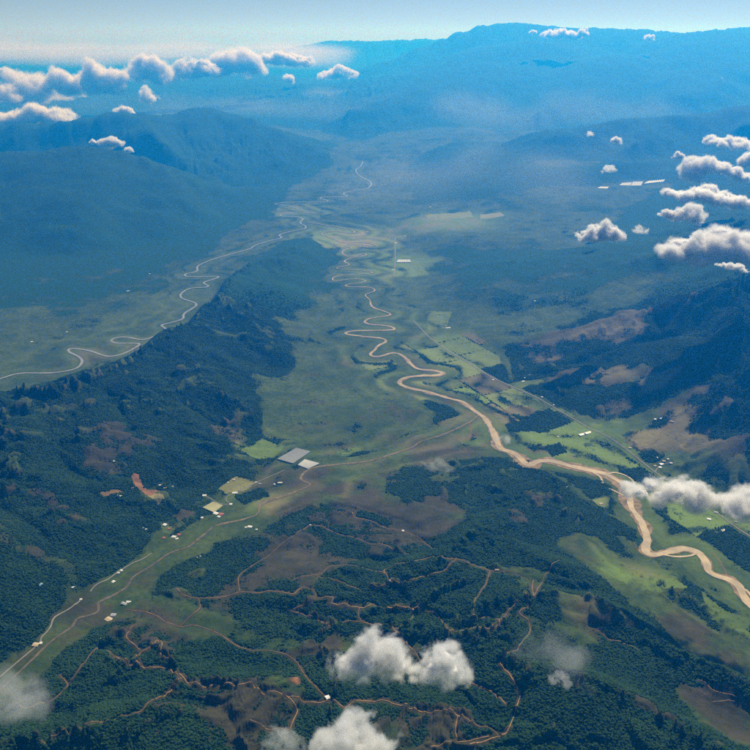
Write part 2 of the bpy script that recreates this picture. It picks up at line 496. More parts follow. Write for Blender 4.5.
# broad patches: (pixel x, pixel y, radius in pixels, forest, dry, soil, light)
PATCHES = [
 # plains beside the river
 (600,445,45,-.35,-.35,0,.5),(540,440,40,-.2,-.1,0,.25),(700,545,40,-.3,-.3,0,.25),(660,510,25,-.25,-.2,0,.2),(470,370,40,-.25,-.1,0,.2),(440,345,30,-.3,.1,0,.3),(400,320,35,-.2,0,0,.2),
 (345,240,45,-.4,.45,0,.7),(410,262,30,-.3,.2,0,.5),(450,222,45,-.3,.5,0,.6),(300,212,30,-.3,.3,0,.4),(380,275,30,-.3,.2,0,.4),
 (340,400,50,-.05,.05,0,.12),(420,390,30,-.1,.1,0,.2),(330,360,30,-.05,.1,0,.1),(480,420,25,-.1,.1,0,.25),(320,440,40,-.15,.0,0,.15),(270,445,25,-.35,-.2,0,.3),(240,430,25,-.2,.1,0,.1),(225,455,20,-.3,-.1,0,.25),(250,500,22,-.4,.15,0,.3),(280,505,18,-.4,.1,0,.25),(350,480,40,-.2,.1,0,.15),(440,455,40,-.3,.3,0,.2),(410,470,30,-.25,.1,0,.1),
 (130,340,45,-.3,.2,0,.1),(90,355,25,-.35,.2,0,.15),(170,310,30,-.3,.1,0,.1),(30,380,30,-.2,0,0,0),
 # forest on the long ridge and in the hollows
 (200,340,50,.1,0,0,0),(260,290,40,.15,0,0,0),(110,400,40,.1,0,0,0),(300,262,34,.45,-.2,0,0),(265,285,34,.35,-.1,0,0),(320,250,18,.4,0,0,0),(40,440,50,.05,0,0,0),(60,560,60,.05,0,0,0),(30,500,20,-.2,.2,0,0),(70,520,18,-.2,.1,0,0),(110,540,16,-.2,.2,0,0),(230,400,20,-.2,.1,0,0),(170,410,18,-.2,0,0,0),(270,370,25,-.2,.1,0,0),(20,600,18,-.2,.2,0,0),(300,320,20,-.15,.05,0,0),(150,440,30,-.1,.1,0,0),
 (110,450,22,-.35,.4,0,.05),(85,395,15,-.15,0,0,0),(115,425,14,-.3,.35,.05,0),(96,442,8,-.3,.7,.1,0),(205,425,22,-.35,.3,0,.1),(45,490,30,-.15,.25,0,0),
 # brown scrub of the middle hills
 (350,530,50,-.2,.5,0,-.1),(300,560,40,-.15,.45,0,-.1),(420,530,40,-.15,.4,0,-.05),(290,480,25,0,.3,0,0),(440,505,20,-.35,.3,0,.1),(415,520,16,-.35,.1,0,.15),(500,520,30,.25,0,0,0),(470,545,28,.3,0,0,0),(440,490,25,.2,0,0,0),(345,580,18,.4,0,0,0),(270,545,30,.25,0,0,0),(390,610,60,.15,-.1,0,0),(300,640,40,.25,0,0,0),(270,600,30,.2,0,0,0),
 (515,515,16,-.4,.5,0,.1),(540,500,18,-.4,.45,0,.15),(525,540,16,-.3,.3,0,.05),(555,520,18,-.3,.45,0,.1),(580,505,14,-.2,.5,0,0),
 # lower right: pasture with wooded hollows
 (530,580,22,-.25,0,0,0),(580,545,25,-.3,.15,0,.15),(620,565,22,-.35,.0,0,.15),(560,560,22,.4,0,0,0),(590,580,22,.35,0,0,0),(612,573,12,-.5,-.1,0,.35),(650,575,20,-.5,-.1,0,.35),(690,600,30,-.45,.0,0,.2),(720,640,30,-.4,.25,0,.05),(680,625,18,-.4,.5,0,-.05),(600,610,28,-.45,.3,0,.1),(575,600,18,-.45,.1,0,.15),(620,640,16,.1,.3,0,0),(645,640,14,.5,-.2,0,0),(665,660,16,.5,-.2,0,0),(700,670,12,.5,-.2,0,0),(740,670,22,-.4,.35,0,.0),(740,600,25,-.3,0,0,.2),
 (575,660,30,.5,-.2,0,0),(620,675,30,.5,-.2,0,0),(660,690,30,.5,-.2,0,0),(540,640,22,.4,0,0,0),(700,720,22,.4,0,0,0),(590,690,26,-.12,.55,0,-.15),(630,715,30,-.1,.55,0,-.15),(560,680,20,-.3,.5,0,-.1),(690,690,14,-.25,.8,.15,-.1),(715,705,14,-.4,.8,.15,-.1),(735,730,15,-.3,.7,.1,-.1),(550,725,40,.35,0,0,0),(650,745,40,-.1,.5,0,-.1),
 (100,600,22,.2,.1,0,-.2),(60,640,26,.25,.1,0,-.2),(20,680,30,.25,.1,0,-.2),(140,575,14,.12,.15,0,-.1),(180,550,14,.1,.1,0,-.05),(150,610,25,.2,.0,0,-.1),(190,600,25,.15,0,0,-.1),
 # bottom: brown burnt slopes and dark woods
 (155,650,22,-.22,.7,.12,-.1),(190,660,18,-.35,.7,.12,-.1),(130,640,16,-.3,.5,.08,-.1),(210,715,45,-.02,.8,.05,-.2),(160,730,40,.0,.75,.05,-.2),(260,735,30,-.02,.7,.05,-.2),(310,660,16,-.4,.7,.1,0),(325,645,14,-.3,.5,.05,0),(295,679,6,-.5,.9,.7,0),(140,690,40,.25,-.1,0,0),(70,700,60,.3,-.1,0,0),(190,680,16,.2,0,0,0),(420,690,40,-.2,.75,0,-.15),(350,715,30,-.2,.5,0,-.15),(450,725,40,-.1,.5,0,-.1),(500,690,35,-.15,.4,0,-.1),(230,650,35,.35,0,0,0),
 # dry spurs on the right
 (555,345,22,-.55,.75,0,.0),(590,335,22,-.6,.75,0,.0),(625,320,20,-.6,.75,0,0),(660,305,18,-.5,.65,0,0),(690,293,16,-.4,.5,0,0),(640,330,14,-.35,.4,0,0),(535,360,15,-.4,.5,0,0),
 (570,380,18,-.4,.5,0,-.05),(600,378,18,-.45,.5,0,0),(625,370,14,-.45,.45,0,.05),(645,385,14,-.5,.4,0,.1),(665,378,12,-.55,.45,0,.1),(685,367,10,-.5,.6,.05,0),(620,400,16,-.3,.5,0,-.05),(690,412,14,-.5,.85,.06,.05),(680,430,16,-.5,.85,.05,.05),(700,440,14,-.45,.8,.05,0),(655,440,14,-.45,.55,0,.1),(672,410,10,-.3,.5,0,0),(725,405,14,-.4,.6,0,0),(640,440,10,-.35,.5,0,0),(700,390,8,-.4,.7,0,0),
 (720,340,40,.45,0,0,0),(735,420,25,.45,0,0,0),(655,355,22,.4,0,0,0),(700,330,25,.4,0,0,0),(715,450,25,-.35,.0,0,.1),(740,440,25,-.35,.1,0,.1),(690,480,20,-.35,-.2,0,.2),(500,260,50,.1,.1,0,0),(560,300,40,.2,0,0,0),(700,260,50,.35,0,0,0),
]
for (px, py, rp, f, d, so, li) in PATCHES:
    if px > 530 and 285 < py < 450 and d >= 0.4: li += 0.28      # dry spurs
    p = march(px, py)
    rad = rp * np.linalg.norm(p - np.array((0, 0, CAM_H))) / F_PX * 1.25
    w = window(p[0], p[1], rad * 2.2)
    if w[0].stop <= w[0].start or w[1].stop <= w[1].start: continue
    dx = X[w] - p[0]; dy = Y[w] - p[1]
    d2 = (dx * dx + dy * dy) / rad ** 2 * (1 + 0.6 * mi[w])
    g = np.exp(-np.clip(d2, 0, 30) ** 1.4)
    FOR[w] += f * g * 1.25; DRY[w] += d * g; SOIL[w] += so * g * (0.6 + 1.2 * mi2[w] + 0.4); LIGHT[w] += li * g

# fields: corner pixels, (forest, dry, soil, light)
FIELDS = [
 ([(500,412),(512,405),(540,408),(528,417)],(0,1.0,.15,.35)),
 ([(505,424),(560,410),(578,420),(540,431),(510,432)],(.62,.2,0,-.1)),
 ([(527,436),(575,421),(590,431),(615,443),(604,458),(560,455)],(.05,-.1,0,.75)),
 ([(600,430),(640,452),(625,458),(590,440)],(.1,.0,0,.6)),
 ([(617,470),(640,467),(662,480),(648,489)],(.75,.0,0,0)),
 ([(545,447),(560,443),(566,452),(552,456)],(.8,.0,0,0)),
 ([(525,395),(552,407),(540,412),(500,392)],(.15,.3,0,.35)),
 ([(400,262),(415,259),(430,275),(395,277)],(.1,.2,0,.6)),
 ([(446,328),(452,312),(425,311),(428,330)],(.15,.3,0,.5)),
 ([(218,488),(236,476),(256,482),(246,490),(226,494)],(.05,.5,0,.6)),
 ([(235,496),(262,488),(270,496),(245,505)],(.8,.1,0,0)),
 ([(200,520),(212,502),(205,500),(192,508)],(.5,.4,0,0)),
 ([(98,493),(118,489),(124,493),(104,497)],(0,.9,.35,.4)),
 ([(143,497),(152,494),(165,498),(158,504)],(0,.8,.1,1.0)),
 ([(130,475),(138,472),(144,488),(160,490),(150,496),(134,486)],(0,.9,.45,.3)),
 ([(172,515),(184,508),(196,513),(180,521)],(.1,.9,.2,.1)),
 ([(160,522),(175,527),(176,537),(163,532)],(.1,.2,0,.3)),
 ([(240,450),(262,438),(285,446),(275,457),(258,460)],(.1,-.1,0,.55)),
 ([(335,452),(355,447),(372,452),(350,460)],(.2,.1,0,.4)),
 ([(645,578),(640,590),(668,592),(690,588),(672,578)],(.05,0,0,.5)),
 ([(597,568),(606,567),(628,578),(627,584),(612,577)],(.0,-.1,0,.6)),
 ([(700,590),(725,610),(750,618),(750,640),(712,620)],(.1,.05,0,.35)),
 ([(480,215),(500,212),(505,216),(480,219)],(0,.5,0,1.0)),
 ([(425,215),(470,211),(474,217),(430,219)],(0,.4,0,.8)),
]
# mosaic of fields along the straight road on the plain
RA, RB = march(430, 338)[:2], march(690, 497)[:2]
ru = (RB - RA) / np.linalg.norm(RB - RA); rn = np.array((-ru[1], ru[0]))
fu = (X - RA[0]) * ru[0] + (Y - RA[1]) * ru[1]; fv = (X - RA[0]) * rn[0] + (Y - RA[1]) * rn[1]
on = smooth(-200, 300, fu) * (1 - smooth(np.linalg.norm(RB - RA) + 900, np.linalg.norm(RB - RA) + 1500, fu)) * (1 - smooth(700, 1000, np.abs(fv + 150))) * (1 - smooth(0.01, 0.05, S)) * smooth(90, 170, D_RIV)
row = np.floor(fv / 330.0); cu = fu / 410.0 + rnd2(row.astype(np.int64), row.astype(np.int64) * 0, 71) * 5; col = np.floor(cu)
k1 = rnd2(row.astype(np.int64), col.astype(np.int64), 72); k2 = rnd2(row.astype(np.int64), col.astype(np.int64), 73)
edge = np.minimum(np.minimum(fv / 330.0 - row, 1 - (fv / 330.0 - row)) * 330, np.minimum(cu - col, 1 - (cu - col)) * 410)
FOR = FOR * (1 - on) + on * np.where(edge < 9, 0.44 + 0.25 * mi2, np.where(k1 > 0.86, 0.60, 0.08))
DRY = DRY * (1 - on) + on * np.where(k2 > 0.80, 0.75, 0.05 + 0.4 * k2)
LIGHT = LIGHT * (1 - on) + on * np.where(k1 > 0.86, -0.1, 0.15 + 0.75 * rnd2(row.astype(np.int64), col.astype(np.int64), 74))
for poly, (f, d, so, li) in FIELDS:
    P = np.array([march(*q)[:2] for q in poly])
    c = P.mean(0); rad = np.max(np.hypot(*(P - c).T)) * 1.1
    w = window(c[0], c[1], rad)
    x, y = X[w] + 14 * mi[w], Y[w] + 14 * mi2[w]
    ins = np.zeros(x.shape, bool)
    for a, b in zip(P, np.roll(P, -1, axis=0)):
        cond = ((a[1] > y) != (b[1] > y))
        xi = (b[0] - a[0]) * (y - a[1]) / (b[1] - a[1] + 1e-9) + a[0]
        ins ^= cond & (x < xi)
    FOR[w] = np.where(ins, f, FOR[w]); DRY[w] = np.where(ins, d, DRY[w]); SOIL[w] = np.where(ins, so, SOIL[w]); LIGHT[w] = np.where(ins, li, LIGHT[w])

# ------------------------------------------------------------------ tracks and roads (pixel lines, width in metres)
ROADS = [
 ([(413,320),(430,338),(450,352),(467,362),(493,378),(520,390),(553,407),(593,430),(627,450),(655,472),(680,490),(700,503),(717,513),(740,530),(770,548)], 11, 'paved'),
 ([(395,238),(395,262),(394,276)], 12, 'paved'),
 ([(655,472),(660,466),(672,462)], 8, 'paved'),
 ([(152,553),(143,559),(133,563),(118,572),(107,580),(96,585),(90,592)], 7, 'paved'),
 ([(82,599),(72,607),(55,617),(50,628),(41,638),(40,643),(20,660),(0,677),(-20,694)], 8, 'paved'),
 ([(231,505),(226,498),(240,490),(262,480),(285,470)], 6, 'paved'),
 ([(205,496),(218,503),(231,505)], 6, 'paved'),
 ([(113,656),(126,659),(140,663),(154,667),(167,669),(175,672),(182,675),(186,680),(190,682),(200,684),(213,684),(228,682),(238,684),(250,682.5),(258,688),(267,692),(278,693),(287,697),(300,698),(313,702),(320,703),(328,700)], 9, 'dirt'),
 ([(182,677),(172,690),(155,699)], 8, 'dirt'),
 ([(135,657),(140,653),(145,650),(152,644),(157,640),(162,643),(161,649),(160,653),(168,658)], 8, 'dirt'),
 ([(135,625),(130,631),(127,637),(133,643),(140,650)], 6, 'dirt'),
 ([(287,697),(294,703),(298,710),(294,720),(290,730)], 8, 'dirt'),
 ([(250,720),(260,724),(272,730)], 6, 'dirt'),
 ([(304,674),(313,684),(322,693),(330,699),(345,708)], 5, 'dirt'),
 ([(355,701),(383,700),(400,705),(417,709),(437,709.5),(457,715),(472,721)], 8, 'dirt'),
 ([(250,592),(258,593),(270,591),(283,592),(293,594),(298,590),(303,587)], 7, 'dirt'),
 ([(292,580),(303,576),(317,575),(322,578),(330,578)], 5, 'dirt'),
 ([(313,597),(320,598),(333,597)], 7, 'dirt'),
 ([(330,603),(338,605),(345,603),(350,606),(360,607),(370,605),(372,604),(390,607),(400,606),(410,608),(424,610),(432,611)], 9, 'dirt'),
 ([(310,599),(300,605),(290,610),(300,613),(310,615),(320,621),(328,626)], 6, 'dirt'),
 ([(362,622),(375,624),(390,626),(394,630),(400,637),(408,644),(413,650)], 7, 'dirt'),
 ([(447,628),(455,630),(470,629),(485,628),(497,626),(499,620),(487,616.5),(473,616)], 8, 'dirt'),
 ([(499,620),(508,612),(518,600)], 5, 'dirt'),
 ([(385,574),(384,571),(388,568),(407,563),(420,560),(430,557),(445,558),(457,559),(468,563),(477,567),(490,571),(500,571)], 6, 'dirt'),
 ([(385,572),(388,577),(393,580),(405,580),(415,579)], 6, 'dirt'),
 ([(350,586),(375,585),(385,584),(393,582)], 5, 'dirt'),
 ([(355,538),(370,544),(385,545),(395,553),(408,554)], 4, 'dirt'),
 ([(403,531),(415,536),(428,545),(436,549)], 4, 'dirt'),
 ([(353,512),(354,517),(362,519),(373,522)], 5, 'dirt'),
 ([(467,682),(475,685),(483,688),(492,692),(500,698),(506,705)], 7, 'dirt'),
 ([(500,663),(507,672),(512,679),(520,693),(518,702),(515,710),(511,722),(508,730),(500,737),(488,740),(470,744)], 8, 'dirt'),
 ([(430,748),(460,742),(490,736)], 6, 'dirt'),
 ([(533,580),(532,588),(535,597)], 7, 'dirt'),
 ([(526,592),(527,600),(529,606),(522,609),(519,613),(526,618),(528,621)], 6, 'dirt'),
 ([(500,571),(514,573),(530,581)], 4, 'dirt'),
 ([(60,675),(66,681),(68,686),(62,692),(57,697),(48,702),(40,703),(25,708),(18,705)], 6, 'dirt'),
 ([(175,588),(182,594),(190,597),(198,598),(214,598),(228,596),(240,592)], 6, 'dirt'),
 ([(126,610),(140,611),(152,614),(166,622)], 5, 'dirt'),
 ([(213,631),(225,638),(238,646),(250,650)], 5, 'dirt'),
 ([(697,680),(706,683),(713,690),(724,693),(738,698)], 6, 'dirt'),
 ([(712,702),(730,700),(750,705)], 5, 'dirt'),
 ([(640,447),(650,445),(657,440),(660,433),(668,428),(672,421)], 7, 'dirt'),
 ([(634,543),(637,549),(641,553)], 5, 'dirt'),
 ([(711,552),(718,560),(725,570),(727,576)], 6, 'dirt'),
 ([(470,422),(471,432),(468,440)], 6, 'dirt'),
]
for L in ([(303,587),(313,590),(317,597)], [(333,597),(331,603)], [(330,578),(340,582),(350,586)], [(432,611),(440,618),(447,628)], [(413,650),(420,660),(440,668)],
          [(328,626),(345,622),(362,622)], [(240,592),(250,592)], [(166,622),(180,627),(195,625),(213,631)], [(250,650),(275,652),(295,660),(304,674)],
          [(155,699),(140,712),(120,716),(100,722),(70,735),(40,742)], [(528,621),(530,632),(520,645),(505,652),(500,663)], [(472,721),(490,728),(500,737)], [(270,730),(290,730)],
          [(490,571),(485,585),(475,600),(473,616)], [(415,579),(430,575),(445,570),(457,559)], [(373,522),(385,528),(403,531)], [(355,538),(340,535),(325,528),(310,525)],
          [(310,525),(295,535),(280,545),(262,560),(240,575),(240,592)], [(385,574),(370,570),(350,565),(330,567),(317,575)], [(457,738),(455,728),(457,715)],
          [(113,656),(100,650),(90,655),(80,668),(68,685)], [(345,708),(350,705),(355,701)], [(597,630),(610,640),(628,645),(640,652)], [(560,560),(548,572),(540,585),(535,597)],
          [(413,609),(412,618),(400,626),(394,630)], [(360,607),(358,615),(362,622)], [(198,598),(200,608),(190,617),(180,627)]):
    ROADS.append((L, 4.5, 'dirt'))
road_pts = []
D_ROAD = np.full(H.shape, 1e9, np.float32)
for line, wd, kind in ROADS:
    c = catmull([march(*q) for q in line], 5)
    c = dense(c, 0.001, 7.0)
    wob = np.stack([8 * fbm(c[:, 0], c[:, 1], 160, 3, 301), 8 * fbm(c[:, 0], c[:, 1], 160, 3, 302), np.zeros(len(c))], 1)
    if kind == 'dirt': c = c + wob
    c[:, 2] = height(c[:, 0], c[:, 1])
    road_pts.append(c)
    D, Z = nearest(c[::2], 60)
    FOR = FOR - 0.8 * (1 - smooth(wd * 1.4, wd * 3.4, D)); D_ROAD = np.minimum(D_ROAD, D)
    if kind == 'dirt':
        SOIL = SOIL + 0.10 * (1 - smooth(wd * 0.4, wd * 1.6, D)); DRY = DRY + 0.3 * (1 - smooth(wd, wd * 4, D))
        k = 1 - smooth(wd * 0.7, wd * 2.2, D)
        H = H * (1 - k) + Z * k
FOR = FOR - 0.35 * (1 - smooth(60, 160, D_RIV))
# old meander scars and thickets on the flood plain
scar = np.sin(D_RIV.clip(0, 900) / 38.0 + 5 * lo + 3 * mi) * np.exp(-((D_RIV.clip(0, 3000) - 200) / 380.0) ** 2) * (1 - smooth(0.03, 0.12, S))
LIGHT += 0.22 * scar
FOR += (0.55 * np.clip(-scar - 0.25, 0, 1) + 0.35 * np.clip(mi2 + 0.1, 0, 1)) * (1 - smooth(0.03, 0.12, S))

# ------------------------------------------------------------------ terrain mesh
def ground_material():
    N = Nodes("ground")
    pos = N.n("ShaderNodeNewGeometry").outputs["Position"]
    at = N.n("ShaderNodeAttribute", attribute_name="cover")
    sp = N.n("ShaderNodeSeparateColor"); N.l(at.outputs["Color"], sp.inputs[0])
    li = at.outputs["Alpha"]
    F, D, O = sp.outputs
    n_fine = N.noise(1 / 35.0, 6, pos, 0.65); n_mid = N.noise(1 / 150.0, 5, pos, 0.6); n_big = N.noise(1 / 700.0, 4, pos, 0.6)
    canopy = N.noise(1 / 14.0, 3, pos, 0.6)
    f = N.math('ADD', F, N.math('MULTIPLY', N.math('SUBTRACT', n_fine, 0.5), 1.0))
    f = N.math('ADD', f, N.math('MULTIPLY', N.math('SUBTRACT', n_mid, 0.5), 0.9))
    fm = N.ramp(f, 0.46, 0.66); scrub = N.ramp(f, 0.22, 0.44)
    d = N.math('ADD', D, N.math('MULTIPLY', N.math('SUBTRACT', n_mid, 0.5), 0.9))
    d = N.math('ADD', d, N.math('MULTIPLY', N.math('SUBTRACT', n_fine, 0.5), 0.5))
    grass = N.mix(N.ramp(N.math('ADD', N.math('MULTIPLY', n_big, 0.5), N.math('MULTIPLY', n_mid, 0.5)), 0.38, 0.62), (0.036, 0.066, 0.014), (0.078, 0.110, 0.022))
    grass = N.mix(N.math('MULTIPLY', N.ramp(n_fine, 0.42, 0.66), 0.55), grass, (0.020, 0.044, 0.013))
    brown = N.mix(N.ramp(n_mid, 0.35, 0.65), (0.036, 0.038, 0.017), (0.064, 0.058, 0.027))
    low = N.mix(N.ramp(d, 0.35, 0.85), grass, brown)
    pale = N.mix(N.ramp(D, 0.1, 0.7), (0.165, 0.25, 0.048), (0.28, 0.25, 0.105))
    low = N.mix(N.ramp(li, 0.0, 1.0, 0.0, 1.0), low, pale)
    soil = N.mix(n_fine, (0.20, 0.085, 0.030), (0.34, 0.17, 0.075))
    so = N.ramp(N.math('ADD', O, N.math('MULTIPLY', N.math('SUBTRACT', n_fine, 0.5), 0.5)), 0.22, 0.55)
    low = N.mix(N.math('MULTIPLY', scrub, 0.8), low, N.mix(N.ramp(d, 0.4, 0.9), (0.026, 0.052, 0.017), (0.046, 0.044, 0.021)))
    low = N.mix(so, low, soil)
    wood = N.mix(N.ramp(canopy, 0.3, 0.7), (0.007, 0.034, 0.012), (0.020, 0.066, 0.021))
    wood = N.mix(N.ramp(n_big, 0.4, 0.7), wood, (0.012, 0.054, 0.022))
    col = N.mix(fm, low, wood)
    b = N.n("ShaderNodeBsdfPrincipled"); N.l(col, b.inputs["Base Color"])
    b.inputs["Roughness"].default_value = 0.95; b.inputs["Specular IOR Level"].default_value = 0.08
    hgt = N.math('MULTIPLY', N.math('ADD', N.math('MULTIPLY', canopy, 10.0), N.math('MULTIPLY', n_fine, 14.0)), N.ramp(fm, 0.0, 1.0, 0.25, 1.0))
    hgt = N.math('ADD', hgt, N.math('MULTIPLY', n_mid, 26.0))
    bu = N.n("ShaderNodeBump"); bu.inputs["Strength"].default_value = 0.55; bu.inputs["Distance"].default_value = 1.0
    N.l(hgt, bu.inputs["Height"]); N.l(bu.outputs[0], b.inputs["Normal"])
    N.l(b.outputs[0], N.out.inputs["Surface"])
    return N.m

ground = grid_mesh("terrain", np.stack([X, Y, H], -1), ground_material(), closed=True)
ca = ground.data.attributes.new("cover", 'FLOAT_COLOR', 'POINT')
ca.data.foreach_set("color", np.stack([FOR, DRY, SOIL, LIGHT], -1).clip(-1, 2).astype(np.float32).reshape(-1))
link(ground); describe(ground, kind='structure')
# plain disc of ground straight below the camera closes the sheet
nd = NC
disc = mesh_obj("ground_below", [(X[0, j], Y[0, j], H[0, j]) for j in range(0, NC)] + [(0, 0, float(H[0].mean()))],
                [(j, (j + 1) % NC, NC) for j in range(NC)], ground.data.materials[0])
describe(disc, kind='structure')

# ------------------------------------------------------------------ water and roads
def ribbon(name, C, width, mat, lift, cols=2, edge=0.0, kind='structure', seed=1):
    """A strip lying on the ground along the line C (n x 3)."""
    T = np.gradient(C[:, :2], axis=0); T /= np.linalg.norm(T, axis=1)[:, None] + 1e-9
    Nn = np.stack([-T[:, 1], T[:, 0]], 1)
    w = width if np.ndim(width) else np.full(len(C), float(width))
    P = np.zeros((len(C), cols, 3))
    for k in range(cols):
        s = (k / (cols - 1) - 0.5)
        jl = edge * fbm(C[:, 0] + 991 * (s > 0), C[:, 1], 130, 3, seed) if edge else 0
        P[:, k, :2] = C[:, :2] + Nn * (s * w * (1 + jl))[:, None]
    P[:, :, 2] = height(P[:, :, 0], P[:, :, 1]) + lift * (0.6 + np.hypot(P[:, :, 0], P[:, :, 1]) / 9000.0)
    o = grid_mesh(name, P, mat)
    link(o); describe(o, kind=kind)
    return o

def water_material():
    N = Nodes("muddy_water")
    pos = N.n("ShaderNodeNewGeometry").outputs["Position"]
    a = N.noise(1 / 120.0, 6, pos, 0.65)
    c = N.mix(N.ramp(a, 0.36, 0.64), (0.22, 0.165, 0.085), (0.42, 0.315, 0.16))
    b = N.n("ShaderNodeBsdfPrincipled"); N.l(c, b.inputs["Base Color"])
    b.inputs["Roughness"].default_value = 0.55; b.inputs["Specular IOR Level"].default_value = 0.25
    N.l(b.outputs[0], N.out.inputs["Surface"])
    return N.m
M_WATER = water_material()
M_GREYW = plain_mat("grey_river_water", (0.27, 0.275, 0.25), 0.3, 0.15, 1 / 80.0)
M_SAND2 = plain_mat("grey_river_sand", (0.22, 0.20, 0.16), 0.95, 0.3, 1 / 45.0)
M_SAND = plain_mat("river_sand", (0.24, 0.175, 0.095), 0.95, 0.4, 1 / 45.0)
M_PAVED = plain_mat("worn_asphalt", (0.22, 0.21, 0.18), 0.9, 0.15, 1 / 40.0)
M_DIRT = plain_mat("bare_earth_track", (0.31, 0.19, 0.075), 0.95, 0.35, 1 / 30.0)

def px_dist(C):
    return np.linalg.norm(C - np.array((0, 0, CAM_H)), axis=1)
def smooth_line(C, n=9):
    k = np.ones(n) / n
    out = C.copy()
    for a in range(3):
        out[:, a] = np.convolve(np.pad(C[:, a], n // 2, mode='edge'), k, mode='valid')[:len(C)]
    return out

main_w = smooth_line(main_w, 7)
rr = np.hypot(main_w[:, 0], main_w[:, 1])
wide = 31 + 15 * fbm(main_w[:, 0], main_w[:, 1], 420, 2, 401)
bar = np.exp(-((rr - 5250) / 330.0) ** 2)
ribbon("sand_bank", main_w, (wide * (1.40 + 1.0 * fbm(main_w[:, 0], main_w[:, 1], 300, 2, 405)) + 55 * bar) * np.clip(1.28 - (rr - 6000) / 4200.0, 0.45, 1.45), M_SAND, 1.2, 5, 0.9, seed=3)
ribbon("river", main_w, wide * np.clip(1.28 - (rr - 6000) / 4200.0, 0.5, 1.45), M_WATER, 2.2, 3, 0.55, seed=5)
left_w = smooth_line(left_w, 7)
ribbon("sand_bank", left_w, 27, M_SAND2, 1.2, 3, 0.5, seed=8)
ribbon("river", left_w, 25, M_GREYW, 2.2, 3, 0.25, seed=9)
BRAIDS = [
 [(626,488),(634,484),(628,477),(616,473),(607,474)],
 [(588,470),(600,477),(604,486),(612,490),(624,496)],
 [(697,553),(690,556),(676,557),(664,555)],
 [(740,588),(748,592),(756,605)],
]
for k, L in enumerate(BRAIDS):
    c = dense(catmull(line_z(L, 0.0), 5), 0.001, 10)
    ribbon("river_channel", c, 15, M_WATER, 2.6, 2, 0.3, seed=20 + k)
M_STREAM = plain_mat("stream_bed", (0.12, 0.10, 0.065), 0.9, 0.35, 1 / 30.0)
ribbon("stream", smooth_line(sta_w, 7), 17 + 13 * fbm(sta_w[:, 0], sta_w[:, 1], 260, 2, 411), plain_mat("sandy_stream", (0.17, 0.135, 0.07), 0.9, 0.3, 1 / 30.0), 1.6, 3, 0.4, seed=11)
stb_w = smooth_line(stb_w, 7)
r3 = np.hypot(stb_w[:, 0], stb_w[:, 1])
ribbon("stream", stb_w, 15 + 12 * fbm(stb_w[:, 0], stb_w[:, 1], 240, 2, 413) + 18 * np.exp(-((r3 - 5600) / 700) ** 2), M_STREAM, 1.6, 3, 0.4, seed=12)

for (line, wd, kind), c in zip(ROADS, road_pts):
    ribbon("road" if kind == 'paved' else "dirt_track", smooth_line(c, 5), wd if kind == 'paved' else wd * (0.46 + 0.3 * fbm(c[:, 0], c[:, 1], 90, 2, 77)), M_PAVED if kind == 'paved' else M_DIRT, 1.6, 3)

# ------------------------------------------------------------------ woods: tree crowns over the near forest (one mass)
def leaf_material():
    N = Nodes("tree_crowns")
    oi = N.n("ShaderNodeObjectInfo")
    pos = N.n("ShaderNodeNewGeometry").outputs["Position"]
    c = N.mix(oi.outputs["Random"], (0.006, 0.024, 0.009), (0.028, 0.072, 0.020))
    c = N.mix(N.ramp(N.noise(1 / 230.0, 4, pos), 0.42, 0.62), c, (0.026, 0.064, 0.017))
    b = N.n("ShaderNodeBsdfPrincipled"); N.l(c, b.inputs["Base Color"]); b.inputs["Roughness"].default_value = 0.9
    b.inputs["Specular IOR Level"].default_value = 0.1
    N.l(b.outputs[0], N.out.inputs["Surface"])
    return N.m

